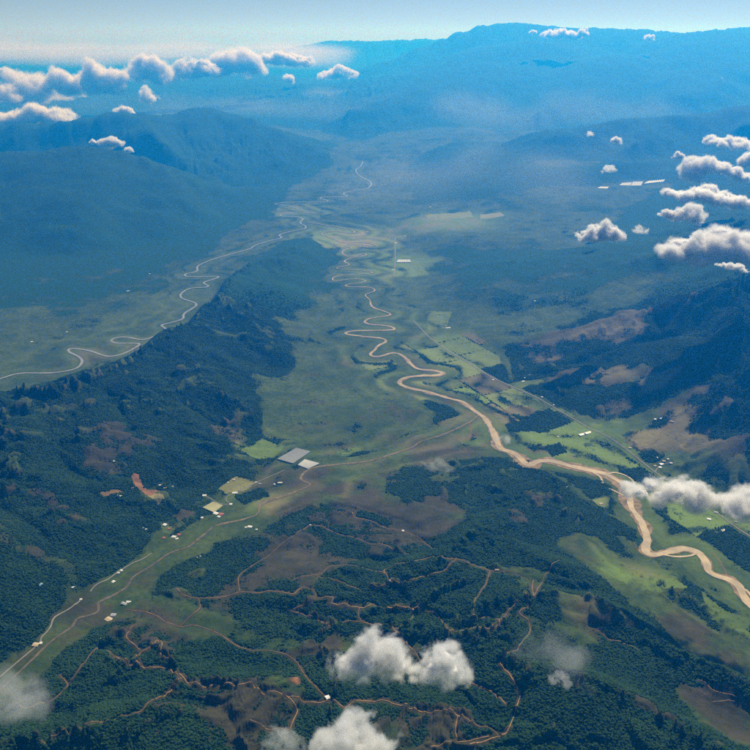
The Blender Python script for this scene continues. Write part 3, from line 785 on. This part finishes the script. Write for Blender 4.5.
def woods():
    rs = np.random.default_rng(5)
    rmax = 9600.0
    n = 2100000
    # uniform over the area of the near sector
    r = np.sqrt(rs.uniform(2300.0 ** 2, rmax ** 2, n)); t = rs.uniform(-TH_IN * 0.98, TH_IN * 0.98, n)
    x = r * np.sin(t); y = r * np.cos(t)
    keep = np.abs(x) < y * 0.52 + 420
    x, y, r = x[keep], y[keep], r[keep]
    i = np.clip(np.round(idx_r(r)), 0, NR - 1).astype(int); j = np.clip(np.round(idx_t(np.arctan2(x, y))), 0, NC_IN - 1).astype(int)
    f = FOR[i, j] + 0.42 * fbm(x, y, 110, 4, 501)
    dens = 0.010 + 0.05 * smooth(0.0, 0.3, f) * smooth(-0.1, 0.25, fbm(x, y, 70, 2, 520)) + 0.08 * smooth(0.15, 0.40, f) + 0.93 * smooth(0.34, 0.70, f) ** 1.5 * np.where(LIGHT[i, j] > 0.25, 0.25, 1.0)
    dens = np.where((SOIL[i, j] > 0.22) & (f < 0.6), 0.1 * dens, dens)
    dens = dens * (1 - smooth(7000, 9500, r))
    keep = (rs.uniform(size=len(x)) < dens) & (D_RIV[i, j] > 55) & (D_ROAD[i, j] > 13)
    x, y, i, j = x[keep], y[keep], i[keep], j[keep]
    z = height(x, y)
    s = (0.50 + 1.05 * rs.uniform(size=len(x)) ** 1.8) * (0.42 + 0.63 * smooth(0.2, 0.65, f[keep]))
    me = bpy.data.meshes.new("forest")
    me.vertices.add(len(x))
    me.vertices.foreach_set("co", np.stack([x, y, z - 1.0], -1).astype(np.float32).reshape(-1))
    a = me.attributes.new("size", 'FLOAT', 'POINT'); a.data.foreach_set("value", s.astype(np.float32))
    me.update()
    o = link(bpy.data.objects.new("forest", me))
    ng = bpy.data.node_groups.new("forest", 'GeometryNodeTree')
    ng.interface.new_socket("Geometry", in_out='INPUT', socket_type='NodeSocketGeometry')
    ng.interface.new_socket("Geometry", in_out='OUTPUT', socket_type='NodeSocketGeometry')
    gi = ng.nodes.new("NodeGroupInput"); go = ng.nodes.new("NodeGroupOutput")
    ico = ng.nodes.new("GeometryNodeMeshIcoSphere"); ico.inputs["Radius"].default_value = 4.7; ico.inputs["Subdivisions"].default_value = 2
    sp = ng.nodes.new("GeometryNodeSetPosition")
    nz = ng.nodes.new("ShaderNodeTexNoise"); nz.inputs["Scale"].default_value = 0.2; nz.inputs["Detail"].default_value = 2
    vm = ng.nodes.new("ShaderNodeVectorMath"); vm.operation = 'SUBTRACT'; vm.inputs[1].default_value = (0.5, 0.5, 0.2)
    vs = ng.nodes.new("ShaderNodeVectorMath"); vs.operation = 'MULTIPLY'; vs.inputs[1].default_value = (6.2, 6.2, 7.2)
    sm = ng.nodes.new("GeometryNodeSetMaterial"); sm.inputs["Material"].default_value = leaf_material()
    ip = ng.nodes.new("GeometryNodeInstanceOnPoints")
    na = ng.nodes.new("GeometryNodeInputNamedAttribute"); na.data_type = 'FLOAT'; na.inputs["Name"].default_value = "size"
    rv = ng.nodes.new("FunctionNodeRandomValue"); rv.data_type = 'FLOAT_VECTOR'; rv.inputs[1].default_value = (0.25, 0.25, 6.28)
    L = ng.links.new
    L(nz.outputs["Color"], vm.inputs[0]); L(vm.outputs[0], vs.inputs[0]); L(vs.outputs[0], sp.inputs["Offset"])
    L(ico.outputs["Mesh"], sp.inputs["Geometry"]); L(sp.outputs[0], sm.inputs["Geometry"]); L(sm.outputs[0], ip.inputs["Instance"])
    L(gi.outputs[0], ip.inputs["Points"]); L(na.outputs["Attribute"], ip.inputs["Scale"]); L(rv.outputs[0], ip.inputs["Rotation"])
    L(ip.outputs[0], go.inputs[0])
    md = o.modifiers.new("crowns", 'NODES'); md.node_group = ng
    describe(o, kind='stuff')
    print("TREES", len(x))
woods()

# ------------------------------------------------------------------ buildings
M_WALL = plain_mat("whitewashed_wall", (0.62, 0.60, 0.55), 0.9, 0.08, 0.5)
M_ROOF_W = plain_mat("pale_sheet_roof", (0.78, 0.78, 0.76), 0.5, 0.08, 0.3)
M_ROOF_G = plain_mat("grey_sheet_roof", (0.36, 0.38, 0.40), 0.5, 0.12, 0.3)
M_ROOF_R = plain_mat("rust_red_roof", (0.38, 0.13, 0.08), 0.8, 0.2, 0.4)
M_ROOF_B = plain_mat("blue_grey_roof", (0.22, 0.36, 0.46), 0.5, 0.1, 0.3)
M_ROOF_T = plain_mat("tan_roof", (0.52, 0.42, 0.29), 0.8, 0.15, 0.3)
M_DARK = plain_mat("dark_doorway", (0.03, 0.03, 0.03), 0.8, 0.1, 0.5)

def house_meshes():
    """Unit house 1 x 1 in plan, 0.5 high to the eaves: walls, overhanging gable roof, doorway."""
    w = bpy.data.meshes.new("wall")
    h, p = 0.34, 0.52
    w.from_pydata([(-.5,-.5,-.3),(.5,-.5,-.3),(.5,.5,-.3),(-.5,.5,-.3),(-.5,-.5,h),(.5,-.5,h),(.5,.5,h),(-.5,.5,h),(-.5,0,p),(.5,0,p)], [],
                  [(0,1,5,4),(2,3,7,6),(1,2,6,9,5),(3,0,4,8,7)])
    w.materials.append(M_WALL)
    r = bpy.data.meshes.new("roof")
    e, t = 0.57, 0.03
    top = [(-e,-e,h-.02),(e,-e,h-.02),(e,0,p+.03),(-e,0,p+.03),(e,e,h-.02),(-e,e,h-.02)]
    bot = [(x, y, z - t) for x, y, z in top]
    r.from_pydata(top + bot, [], [(0,1,2,3),(3,2,4,5),(7,6,9,8),(8,9,11,10),(0,6,7,1),(4,10,11,5),(1,7,8,2),(2,8,10,4),(3,9,6,0),(5,11,9,3)])
    d = bpy.data.meshes.new("door")
    d.from_pydata([(-.12,-.512,0),(.12,-.512,0),(.12,-.512,.24),(-.12,-.512,.24),(-.12,-.5,0),(.12,-.5,0),(.12,-.5,.24),(-.12,-.5,.24)], [],
                  [(0,1,2,3),(3,2,6,7),(0,3,7,4),(2,1,5,6)])
    d.materials.append(M_DARK)
    return w, r, d
ME_WALL, ME_ROOF, ME_DOOR = house_meshes()
ROOFS = {}
for key, m in (('w', M_ROOF_W), ('g', M_ROOF_G), ('r', M_ROOF_R), ('b', M_ROOF_B), ('t', M_ROOF_T)):
    c = ME_ROOF.copy(); c.name = "roof"; c.materials.append(m); ROOFS[key] = c
ROOF_WORD = {'w': 'white', 'g': 'grey', 'r': 'rust red', 'b': 'blue grey', 't': 'tan'}
ORD = ["first", "second", "third", "fourth", "fifth", "sixth", "seventh", "eighth", "ninth", "tenth", "eleventh", "twelfth", "thirteenth"]

# place, group, then houses: pixel x, pixel y, length px, depth px, roof
CLUSTERS = [
 ("beside the brown left stream", "farm houses along the left stream",
  [(73,587,2.6,1.8,'w'),(113.6,582,2.6,2,'w'),(121.5,570.7,2.6,1.4,'w'),(118.5,573,2.2,1.3,'w'),(125,604,7,2,'g'),(129,602,4.5,1.6,'w'),(113.5,615,4.5,2.5,'g'),(109,619.5,6,3.5,'t'),(102,638.5,2.2,2,'w'),(81,599.5,2,1.4,'w'),(41,643.5,2.2,1.8,'w'),(39,584,6,2.6,'b'),(36,645,5,3,'t')]),
 ("on the left hillside", "farm houses on the left hillside",
  [(114,461,1.6,1.2,'w'),(119,495.5,5,1.6,'w'),(160,485,3,1.5,'w'),(165,488,2.2,1.4,'t'),(173,486.5,2.2,1.2,'w'),(165,501.5,2,1.3,'w'),(132,488,3,1.4,'t'),(186,474,1.5,1,'g')]),
 ("in the hamlet below the cream greenhouse", "hamlet below the cream greenhouse",
  [(165,525,3.2,2.2,'w'),(169,529,2.6,1.8,'r'),(174,537,4,2,'w'),(179,535,3,2,'r'),(164,538,2.4,1.8,'r'),(143,528,3,1.2,'g'),(146,529.5,2.4,1.2,'w'),(201,556.5,1.6,1.2,'w'),(197,557.5,1.3,1,'w'),(202,518,2.4,1.7,'w'),(177,539,2.5,1.4,'w')]),
 ("near the cream greenhouse", "buildings around the cream greenhouse",
  [(228,482.5,1.6,1,'w'),(234,480,2.6,1.6,'t'),(235,493,4.5,1.8,'w'),(231,504.5,2.4,1.8,'w'),(204.5,495.5,3.4,2,'w'),(216,513.6,4.5,2.5,'w'),(221.5,514.5,4,2.6,'r'),(219,517,3,1.6,'w'),(260,484,3,1.2,'g'),(256,482.5,2,1,'w'),(274.5,484.5,1.5,1.2,'w'),(280,483,4,1.4,'w'),(250,527,4,2,'w'),(246,527.6,2,1.3,'w'),(256.5,529.5,2,1.2,'w')]),
 ("on the dark middle hills", "lone houses on the middle hills",
  [(328,697,4.6,3,'w'),(403,531,2,1.6,'w'),(390,580.5,1.2,1,'w'),(413,609.5,1.3,1,'t'),(310.5,525,1.6,1.2,'w'),(497,570,3.5,1.4,'t'),(425.5,554,1.3,1,'w'),(204,657,1.4,1.2,'w'),(601,504,3,1.6,'t'),(567,487.5,1.5,1,'w'),(175,727.5,1.6,1.2,'t')]),
 ("beside the straight plain road", "buildings along the straight road",
  [(582,434.5,6,2.2,'w'),(588,432.8,6.5,2.2,'w'),(558,437,1.6,1,'w'),(525,378,2.6,1,'w'),(530,375,2,1,'w'),(523,381.5,3,1,'w'),(542,397,1.8,1,'w'),(448,328,4.5,1,'w'),(493,380,1.6,1,'w'),(630,448,2.4,1.4,'t'),(554,405,2,1.2,'g')]),
 ("under the dry right spurs", "village at the road bend",
  [(657,419.5,4.5,1.5,'w'),(661,418.5,2.6,1.2,'w'),(672,421.5,3,1.2,'t'),(661.6,464,3.6,2,'w'),(658,457.5,2.2,1.4,'w'),(664,461,2.6,1.6,'t'),(671,463,2.4,1.2,'w'),(668,459,1.8,1.2,'w'),(660,467.5,2.6,1.6,'w'),(655,466,2.2,1.4,'t')]),
 ("below the long low cloud", "farm houses below the long low cloud",
  [(709,519.4,3,1.8,'w'),(723,530.6,4,2,'w'),(716,532.4,1.8,1.2,'w'),(716,512.5,3,1.6,'g'),(699,503,1.6,1,'w'),(736,522,2.5,1.2,'g')]),
 ("in the far hazy valley", "far houses in the hazy valley",
  [(396,243,2,.7,'w'),(367,232,2.6,.6,'w'),(393,270,2.4,1,'w'),(535,301,1.6,1,'w'),(128,291,2.4,1,'w'),(150,274,1.6,.8,'w'),(32,342,2,1.2,'w'),(67,332,1.6,1,'w'),(405,236,2,.5,'w'),(430,207,2,.5,'w')]),
]
for place, group, rows in CLUSTERS:
    rows = sorted(rows)
    tot = {}
    for q in rows: tot[q[4]] = tot.get(q[4], 0) + 1
    seen = {}
    for (px, py, lx, ly, rk) in rows:
        p = march(px, py)
        dist = np.linalg.norm(p - np.array((0, 0, CAM_H)))
        sx = max(7.0, lx * dist / F_PX); sy = max(6.0, min(ly * dist / F_PX * 1.35, 0.9 * sx + 4)); sz = min(14.0, 6.0 + 0.22 * min(sx, sy) + 2)
        zmin = min(height(p[0] + a * sx * .4, p[1] + b * sy * .4) for a in (-1, 1) for b in (-1, 1))
        e = link(bpy.data.objects.new("house", None))
        e.location = (p[0], p[1], float(max(zmin, p[2] - 2.5)) + 0.4); e.rotation_euler = (0, 0, random.uniform(-0.6, 0.6))
        e.empty_display_size = 5
        for nm, me in (("wall", ME_WALL), ("roof", ROOFS[rk]), ("door", ME_DOOR)):
            o = link(bpy.data.objects.new(nm, me), e)
            o.scale = (sx, sy, sz)
        k = seen.get(rk, 0); seen[rk] = k + 1
        which = "only" if tot[rk] == 1 else ORD[k]
        tail = "" if tot[rk] == 1 else " from left"
        describe(e, f"{which} {ROOF_WORD[rk]} roofed house{tail} {place}", "house", group)

def greenhouse(corners, mat, spans, label, height_m, name="greenhouse"):
    """A multi-span plastic greenhouse over a four-cornered plot: ridged roof and a low skirt of walls."""
    P = [march(*q) for q in corners]
    z = float(np.mean([p[2] for p in P]))
    c = np.mean(P, axis=0)
    e = link(bpy.data.objects.new(name, None)); e.location = (c[0], c[1], z); e.empty_display_size = 20
    A, B, C, D = [np.array((p[0] - c[0], p[1] - c[1])) for p in P]
    hz = [float(p[2] - z) for p in P]
    V, F = [], []
    n = spans * 2
    for k in range(n + 1):
        t = k / n
        a = A * (1 - t) + D * t; b = B * (1 - t) + C * t
        za = hz[0] * (1 - t) + hz[3] * t; zb = hz[1] * (1 - t) + hz[2] * t
        up = height_m + (4.5 if k % 2 else 0.0)
        V += [(a[0], a[1], za + up), (b[0], b[1], zb + up)]
    for k in range(n):
        F.append((2 * k, 2 * k + 1, 2 * k + 3, 2 * k + 2))
    mesh_obj("roof", V, F, mat, e)
    W, G = [], []
    ring = [(A, hz[0]), (B, hz[1]), (C, hz[2]), (D, hz[3])]
    for (q, zz) in ring: W += [(q[0] * 0.995, q[1] * 0.995, zz - 6), (q[0] * 0.995, q[1] * 0.995, zz + height_m - 0.05)]
    for k in range(4):
        j = (k + 1) % 4; G.append((2 * k, 2 * j, 2 * j + 1, 2 * k + 1))
    mesh_obj("wall", W, G, mat, e)
    describe(e, label, "greenhouse", "greenhouses in the valley")
M_FILM = plain_mat("greenhouse_film", (0.36, 0.38, 0.38), 0.55, 0.07, 1 / 25.0)
M_FILM2 = plain_mat("greenhouse_film_white", (0.46, 0.48, 0.48), 0.55, 0.06, 1 / 25.0)
M_FILM3 = plain_mat("cream_shade_cloth", (0.52, 0.51, 0.29), 0.8, 0.06, 1 / 30.0)
greenhouse([(277,459.5),(296,448.5),(310.5,452),(293,464)], M_FILM, 16, "larger grey plastic greenhouse beside the sandy stream", 5.0)
greenhouse([(297.5,465.5),(304.5,459.8),(319.5,464),(308,469.5)], M_FILM2, 10, "smaller pale greenhouse corner to corner with the larger grey one", 5.0)
greenhouse([(202.5,508),(213,502.2),(223,506),(214,513)], M_FILM3, 12, "cream coloured greenhouse beside the red roofed building", 4.0)
for k, (q, sp, lab) in enumerate([
   ([(619,185.6),(622,183.2),(632,182.6),(630,185.8)], 8, "leftmost white greenhouse of the bright strip on the hazy slope"),
   ([(630.5,186),(633,182),(643,181.8),(641,185.8)], 8, "middle white greenhouse of the bright strip on the hazy slope"),
   ([(643,184),(648,181.3),(665,179.8),(663,182)], 8, "rightmost long white greenhouse of the bright strip on the hazy slope"),
   ([(597,188.5),(600,187),(609,187),(607,188.8)], 6, "faint grey greenhouse left of the bright strip on the hazy slope"),
   ([(396,262.5),(398,260),(410,260),(411,262.5)], 8, "long white greenhouse beside the far valley road")]):
    greenhouse(q, M_FILM2, sp, lab, 5.0)

# ------------------------------------------------------------------ clouds
def cloud_material():
    N = Nodes("cloud_core")
    b = N.n("ShaderNodeBsdfDiffuse"); b.inputs["Color"].default_value = (0.93, 0.93, 0.94, 1)
    t = N.n("ShaderNodeBsdfTranslucent"); t.inputs["Color"].default_value = (0.93, 0.93, 0.94, 1)
    mx = N.n("ShaderNodeMixShader"); mx.inputs[0].default_value = 0.42
    N.l(b.outputs[0], mx.inputs[1]); N.l(t.outputs[0], mx.inputs[2]); N.l(mx.outputs[0], N.out.inputs["Surface"])
    return N.m

def vapour_material(size, thick, hollow, seed):
    N = Nodes("cloud_vapour")
    pos = N.n("ShaderNodeNewGeometry").outputs["Position"]
    d = N.n("ShaderNodeAttribute", attribute_name="density").outputs["Fac"]
    off = N.n("ShaderNodeVectorMath", operation='ADD'); N.l(pos, off.inputs[0]); off.inputs[1].default_value = (seed * 977.0, seed * 331.0, 0)
    nz = N.noise(1.9 / size, 6, off.outputs[0], 0.62, 0.2)
    k = N.math('SUBTRACT', d, N.math('MULTIPLY', N.ramp(nz, 0.30, 0.72), hollow))
    den = N.math('MULTIPLY', N.ramp(k, 0.0, 0.62), thick)
    v = N.n("ShaderNodeVolumePrincipled"); v.inputs["Color"].default_value = (0.985, 0.985, 0.985, 1)
    v.inputs["Anisotropy"].default_value = 0.3
    v.inputs["Density Attribute"].default_value = ""
    N.l(den, v.inputs["Density"]); N.l(v.outputs[0], N.out.inputs["Volume"])
    return N.m
M_CLOUD = cloud_material()

def vapour_nodes():
    ng = bpy.data.node_groups.new("vapour", 'GeometryNodeTree')
    ng.interface.new_socket("Geometry", in_out='INPUT', socket_type='NodeSocketGeometry')
    a = ng.interface.new_socket("Band", in_out='INPUT', socket_type='NodeSocketFloat')
    ng.interface.new_socket("Geometry", in_out='OUTPUT', socket_type='NodeSocketGeometry')
    gi = ng.nodes.new("NodeGroupInput"); go = ng.nodes.new("NodeGroupOutput")
    mv = ng.nodes.new("GeometryNodeMeshToVolume"); mv.resolution_mode = 'VOXEL_AMOUNT'
    mv.inputs["Voxel Amount"].default_value = 56; mv.inputs["Density"].default_value = 1.0
    b = ng.interface.new_socket("Vapour", in_out='INPUT', socket_type='NodeSocketMaterial')
    sm = ng.nodes.new("GeometryNodeSetMaterial"); L = ng.links.new
    L(gi.outputs[2], sm.inputs["Material"])
    L(gi.outputs[0], mv.inputs["Mesh"]); L(gi.outputs[1], mv.inputs["Interior Band Width"])
    L(mv.outputs[0], sm.inputs[0]); L(sm.outputs[0], go.inputs[0])
    return ng, a.identifier, b.identifier
NG_VAP, BAND_ID, MAT_ID = vapour_nodes()

def n3(v, wl, seed):
    """Cheap 3-D noise for displacing cloud surfaces, from three plane noises."""
    return (perlin(v[:, 0] / wl, v[:, 1] / wl, seed) + perlin(v[:, 1] / wl, v[:, 2] / wl, seed + 1) + perlin(v[:, 2] / wl, v[:, 0] / wl, seed + 2)) / 1.7

def puff_mesh(name, puffs, voxel, noise_amp, seed, mat):
    bm = bmesh.new()
    for (c, r) in puffs:
        bmesh.ops.create_icosphere(bm, subdivisions=2, radius=1.0, matrix=Matrix.Translation(c) @ Matrix.Diagonal((*r, 1)))
    me = bpy.data.meshes.new(name); bm.to_mesh(me); bm.free()
    tmp = bpy.data.objects.new(name, me); COL.objects.link(tmp)
    m = tmp.modifiers.new("join", 'REMESH'); m.mode = 'VOXEL'; m.voxel_size = voxel
    dg = bpy.context.evaluated_depsgraph_get()
    out = bpy.data.meshes.new_from_object(tmp.evaluated_get(dg))
    bpy.data.objects.remove(tmp); bpy.data.meshes.remove(me)
    out.name = name
    n = len(out.vertices)
    co = np.empty(n * 3, np.float32); out.vertices.foreach_get("co", co); co = co.reshape(-1, 3).astype(float)
    no = np.empty(n * 3, np.float32); out.vertex_normals.foreach_get("vector", no); no = no.reshape(-1, 3)
    if noise_amp:
        big = voxel * 9
        disp = noise_amp * (n3(co + 5000, big, seed) + 0.6 * n3(co + 5000, big * 0.45, seed + 9) + 0.35 * n3(co + 5000, big * 0.2, seed + 19))
        co = co + no * disp[:, None]
        out.vertices.foreach_set("co", co.astype(np.float32).reshape(-1)); out.update()
    out.shade_smooth()
    out.materials.clear(); out.materials.append(mat)
    return out

# pixel x, pixel y, width px, height px, altitude m (or distance km when below 200), solidity, slope of its top line, label
CLOUDS = [
 (374,658,88,44,1150,.5,.05,"puffy white low cloud over dark woods, left of its twin"),
 (441,665,56,42,1150,.42,.12,"puffy white low cloud over dark woods, right of its twin"),
 (356,738,92,46,1200,.32,.1,"ragged grey low cloud cut by the bottom edge"),
 (284,742,46,24,1200,.06,0,"thin grey cloud wisp beside the ragged bottom cloud"),
 (12,692,60,54,1100,.05,-.6,"thin blue grey cloud wisp over the dark stream valley"),
 (556,655,70,56,1000,-.045,.3,"faint smoky cloud wisp over the wooded hollow"),
 (560,678,22,14,1000,.05,.3,"small dim cloud scrap over the wooded hollow"),
 (672,489,96,30,700,.34,.14,"long low white cloud lying across the straight road"),
 (744,499,52,40,700,.45,.2,"thick white cloud on the right edge above the river plain"),
 (503,437,20,13,350,.03,.2,"small faint cloud over the green field beside the river"),
 (436,464,36,17,400,-.03,.2,"thin cloud smear over the tributary stream"),
 (733,242,78,38,1250,.95,-.1,"largest bright cumulus at the right edge"),
 (688,242,52,32,1250,.9,.0,"bright cumulus just left of the largest one"),
 (689,214,34,20,1300,.55,.2,"small lumpy cloud above the bright cumulus"),
 (668,213,16,10,1300,.4,.3,"little torn cloud left of the small lumpy one"),
 (604,233,52,17,1200,.75,.05,"isolated flat white cloud over the hazy slope"),
 (640,228,16,10,1200,.2,.1,"faint cloud scrap right of the isolated flat cloud"),
 (712,195,88,17,1400,.85,.1,"long narrow white cloud above the bright cumulus"),
 (697,166,24,26,1400,.65,-.1,"round pale cloud left of the slanting one"),
 (726,166,50,18,1400,.75,.3,"slanting white cloud near the right edge"),
 (748,157,18,20,1400,.7,0,"small bright cloud cut by the right edge"),
 (738,142,62,13,1500,.55,.15,"thin streak cloud highest of the right group"),
 (679,155,13,7,1400,.5,0,"tiny white cloud left of the streak cloud"),
 (732,265,30,9,1200,.4,.2,"small flat cloud below the largest cumulus"),
 (609,168,14,9,1300,.3,-.2,"tiny torn cloud above the white greenhouses"),
 (617,139,10,8,1500,.4,.1,"tiny white puff on the dark blue ridge"),
 (590,133,8,6,1500,.25,0,"faintest tiny puff beside the dark blue ridge"),
 (717,83,14,11,30,.7,.1,"small round cloud below the big mountain top"),
 (562,33,38,10,36,.6,.05,"flat white cloud on the big mountain crest"),
 (583,31,9,9,36,.65,0,"tiny bright puff at the right end of the crest cloud"),
 (533,31,8,5,36,.4,0,"tiny faint puff on the mountain crest left of the flat cloud"),
 (650,37,9,7,35,.5,0,"tiny puff on the mountain crest far right"),
 (34,113,76,23,25,.85,-.05,"broad low white cloud bank resting on the left ridge"),
 (4,86,28,30,30,.75,0,"tall pale cumulus at the left edge of the row"),
 (4,72,20,14,31,.8,0,"small bright cloud top at the far left edge"),
 (30,84,34,38,31,.6,0,"hazy tall cumulus second in the far cloud row"),
 (63,79,32,25,31,.75,.1,"leaning cumulus third in the far cloud row"),
 (102,75,42,31,31,.9,.1,"bright towered cumulus in the middle of the far cloud row"),
 (150,69,54,25,32,.75,.1,"wide cumulus just right of the towered one"),
 (194,65,54,25,33,.85,-.1,"bright lumpy cumulus fifth in the far cloud row"),
 (236,58,56,30,34,.75,-.05,"tallest cumulus toward the right of the far cloud row"),
 (284,57,62,15,36,.75,.05,"long flat cloud ending the far cloud row"),
 (20,92,130,22,36,.2,0,"soft haze cloud between the far row and the low bank"),
 (338,72,44,13,40,.5,-.05,"low ragged cloud under the far ridge"),
 (289,77,11,11,38,.6,0,"tiny puff left of the low ragged cloud"),
 (148,95,15,16,28,.4,0,"small faint puff above the left blue ridge"),
 (124,110,22,12,24,.7,-.05,"small white cloud behind the left ridge crest"),
 (110,140,22,13,17,.7,-.1,"ragged little cloud on the nearer left slope"),
 (93,141,7,5,17,.5,0,"tiny cloud dot left of the ragged little cloud"),
 (128,149,10,6,16,.6,0,"tiny flat cloud right of the ragged little cloud"),
]
def make_cloud(px, py, wp, hp, where, solid, slope, label, seed):
    rs = random.Random(seed)
    base_px = py + hp * 0.15
    p = at_y(px, py, where) if where < 200 else at_z(px, py, where)
    dist = np.linalg.norm(p - np.array((0, 0, CAM_H)))
    W = wp * dist / F_PX; Hh = hp * dist / F_PX
    depth = min(max(Hh * 1.1, W * 0.45), Hh * 2.6)
    n = int(min(26, max(6, 7 * W / Hh + 2)))
    puffs = []
    for k in range(n):
        u = ((k + 0.5) / n - 0.5) * 2 + rs.uniform(-.12, .12)
        env = math.sqrt(max(0.05, 1 - u * u)) * (0.62 + 0.38 * rs.random())
        r = Hh * (0.20 + 0.20 * env * rs.uniform(0.7, 1.25))
        x = u * max(W * 0.5 - r * 0.8, 0); y = rs.uniform(-.5, .5) * max(depth - 2 * r, 0)
        z = (-0.5 * Hh + r * 0.8) + rs.random() ** 1.5 * max(0, Hh * env - 1.5 * r) - slope * x
        puffs.append((Vector((x, y, z)), (r * rs.uniform(1.0, 1.35), r * rs.uniform(1.0, 1.3), r * rs.uniform(.8, 1.0))))
        if rs.random() < 0.75:
            r2 = r * rs.uniform(.4, .65)
            puffs.append((Vector((x + rs.uniform(-1, 1) * r, y - rs.random() * r * .7, z + rs.uniform(.1, .9) * r)), (r2, r2, r2)))
    vox = max(Hh / 26.0, W / 120.0)
    vap = [(c, tuple(x * 1.42 + Hh * .04 for x in r)) for c, r in puffs]
    mat = vapour_material(Hh, (3.0 + 18.0 * solid) / Hh if solid > 0.3 else (0.8 + 9.0 * solid) / Hh, 1.35 - 0.55 * solid if solid > 0.3 else (0.3 if wp > 300 else 1.25), seed % 97)
    me_v = puff_mesh("vapour", vap, vox * 1.2, 0, seed, mat)
    rmax = max(r[0] for c, r in puffs)
    if solid > 0.3:
        ks = 0.20 + 0.50 * solid
        core = [(c - Vector((0, 0, 0.1 * r[2])), tuple(x * ks for x in r)) for c, r in puffs if r[0] > rmax * 0.62 and rs.random() < 0.3 + 0.8 * solid] or [(puffs[0][0], tuple(x * ks for x in puffs[0][1]))]
        root = link(bpy.data.objects.new("cloud", puff_mesh("cloud", core, vox * 0.8, Hh * 0.045, seed, M_CLOUD)))
        v = link(bpy.data.objects.new("vapour", me_v), root)
    else:
        root = v = link(bpy.data.objects.new("cloud", me_v))
    root.location = p
    md = v.modifiers.new("vapour", 'NODES'); md.node_group = NG_VAP
    md[BAND_ID] = Hh * 0.34
    md[MAT_ID] = mat
    describe(root, label, "cloud", "clouds over the valley")
for k, c in enumerate(CLOUDS):
    make_cloud(*c, 900 + k)

# ------------------------------------------------------------------ thin mist lying in the far valleys
def mist(px, py, wp, hp, ykm, depth_km, tau, seed):
    rs = random.Random(seed)
    p = at_y(px, py, ykm); dist = np.linalg.norm(p - np.array((0, 0, CAM_H)))
    W = wp * dist / F_PX; Hh = hp * dist / F_PX; Dp = depth_km * 1000.0
    puffs = []
    for k in range(22):
        u = (k + .5) / 22 * 2 - 1; r = rs.uniform(.55, 1.0)
        puffs.append((Vector((u * W * .42, rs.uniform(-.3, .3) * Dp, rs.uniform(-.12, .12) * Hh)), (W * .13 * r, Dp * .32 * r, Hh * .42 * r)))
    mat = vapour_material(Hh * 4.0, tau / Dp, 0.12, seed % 97)
    me = puff_mesh("valley_mist", puffs, max(W / 110.0, Hh / 14.0), 0, seed, mat)
    o = link(bpy.data.objects.new("valley_mist", me)); o.location = p
    md = o.modifiers.new("vapour", 'NODES'); md.node_group = NG_VAP
    md[BAND_ID] = Hh * 0.42; md[MAT_ID] = mat
    describe(o, kind="stuff")
mist(520, 180, 420, 105, 17.0, 6.0, 0.40, 31)
mist(560, 112, 260, 60, 25.0, 6.0, 0.22, 35)
mist(230, 106, 420, 30, 30.0, 6.0, 0.25, 32)
mist(120, 56, 470, 40, 56.0, 9.0, 3.0, 36)
mist(410, 98, 220, 36, 34.0, 5.0, 0.4, 34)

# ------------------------------------------------------------------ haze
def haze():
    N = Nodes("haze")
    v = N.n("ShaderNodeVolumePrincipled")
    v.inputs["Color"].default_value = (0.008, 0.30, 1.0, 1)
    v.inputs["Density"].default_value = 5.3e-5
    v.inputs["Anisotropy"].default_value = 0.5
    v.inputs["Absorption Color"].default_value = (1, 1, 1, 1)
    N.l(v.outputs[0], N.out.inputs["Volume"])
    bm = bmesh.new()
    bmesh.ops.create_cube(bm, size=1.0)
    me = bpy.data.meshes.new("haze"); bm.to_mesh(me); bm.free(); me.materials.append(N.m)
    o = link(bpy.data.objects.new("haze", me))
    ext = 2 * R1 + 2000
    zlo = float(H.min()) - 5.0; zhi = max(CAM_H, float(H.max())) + 120.0
    o.scale = (ext, ext, zhi - zlo); o.location = (0, 0, (zhi + zlo) / 2)
    describe(o, "pale blue haze filling the whole valley air", kind='stuff')
haze()
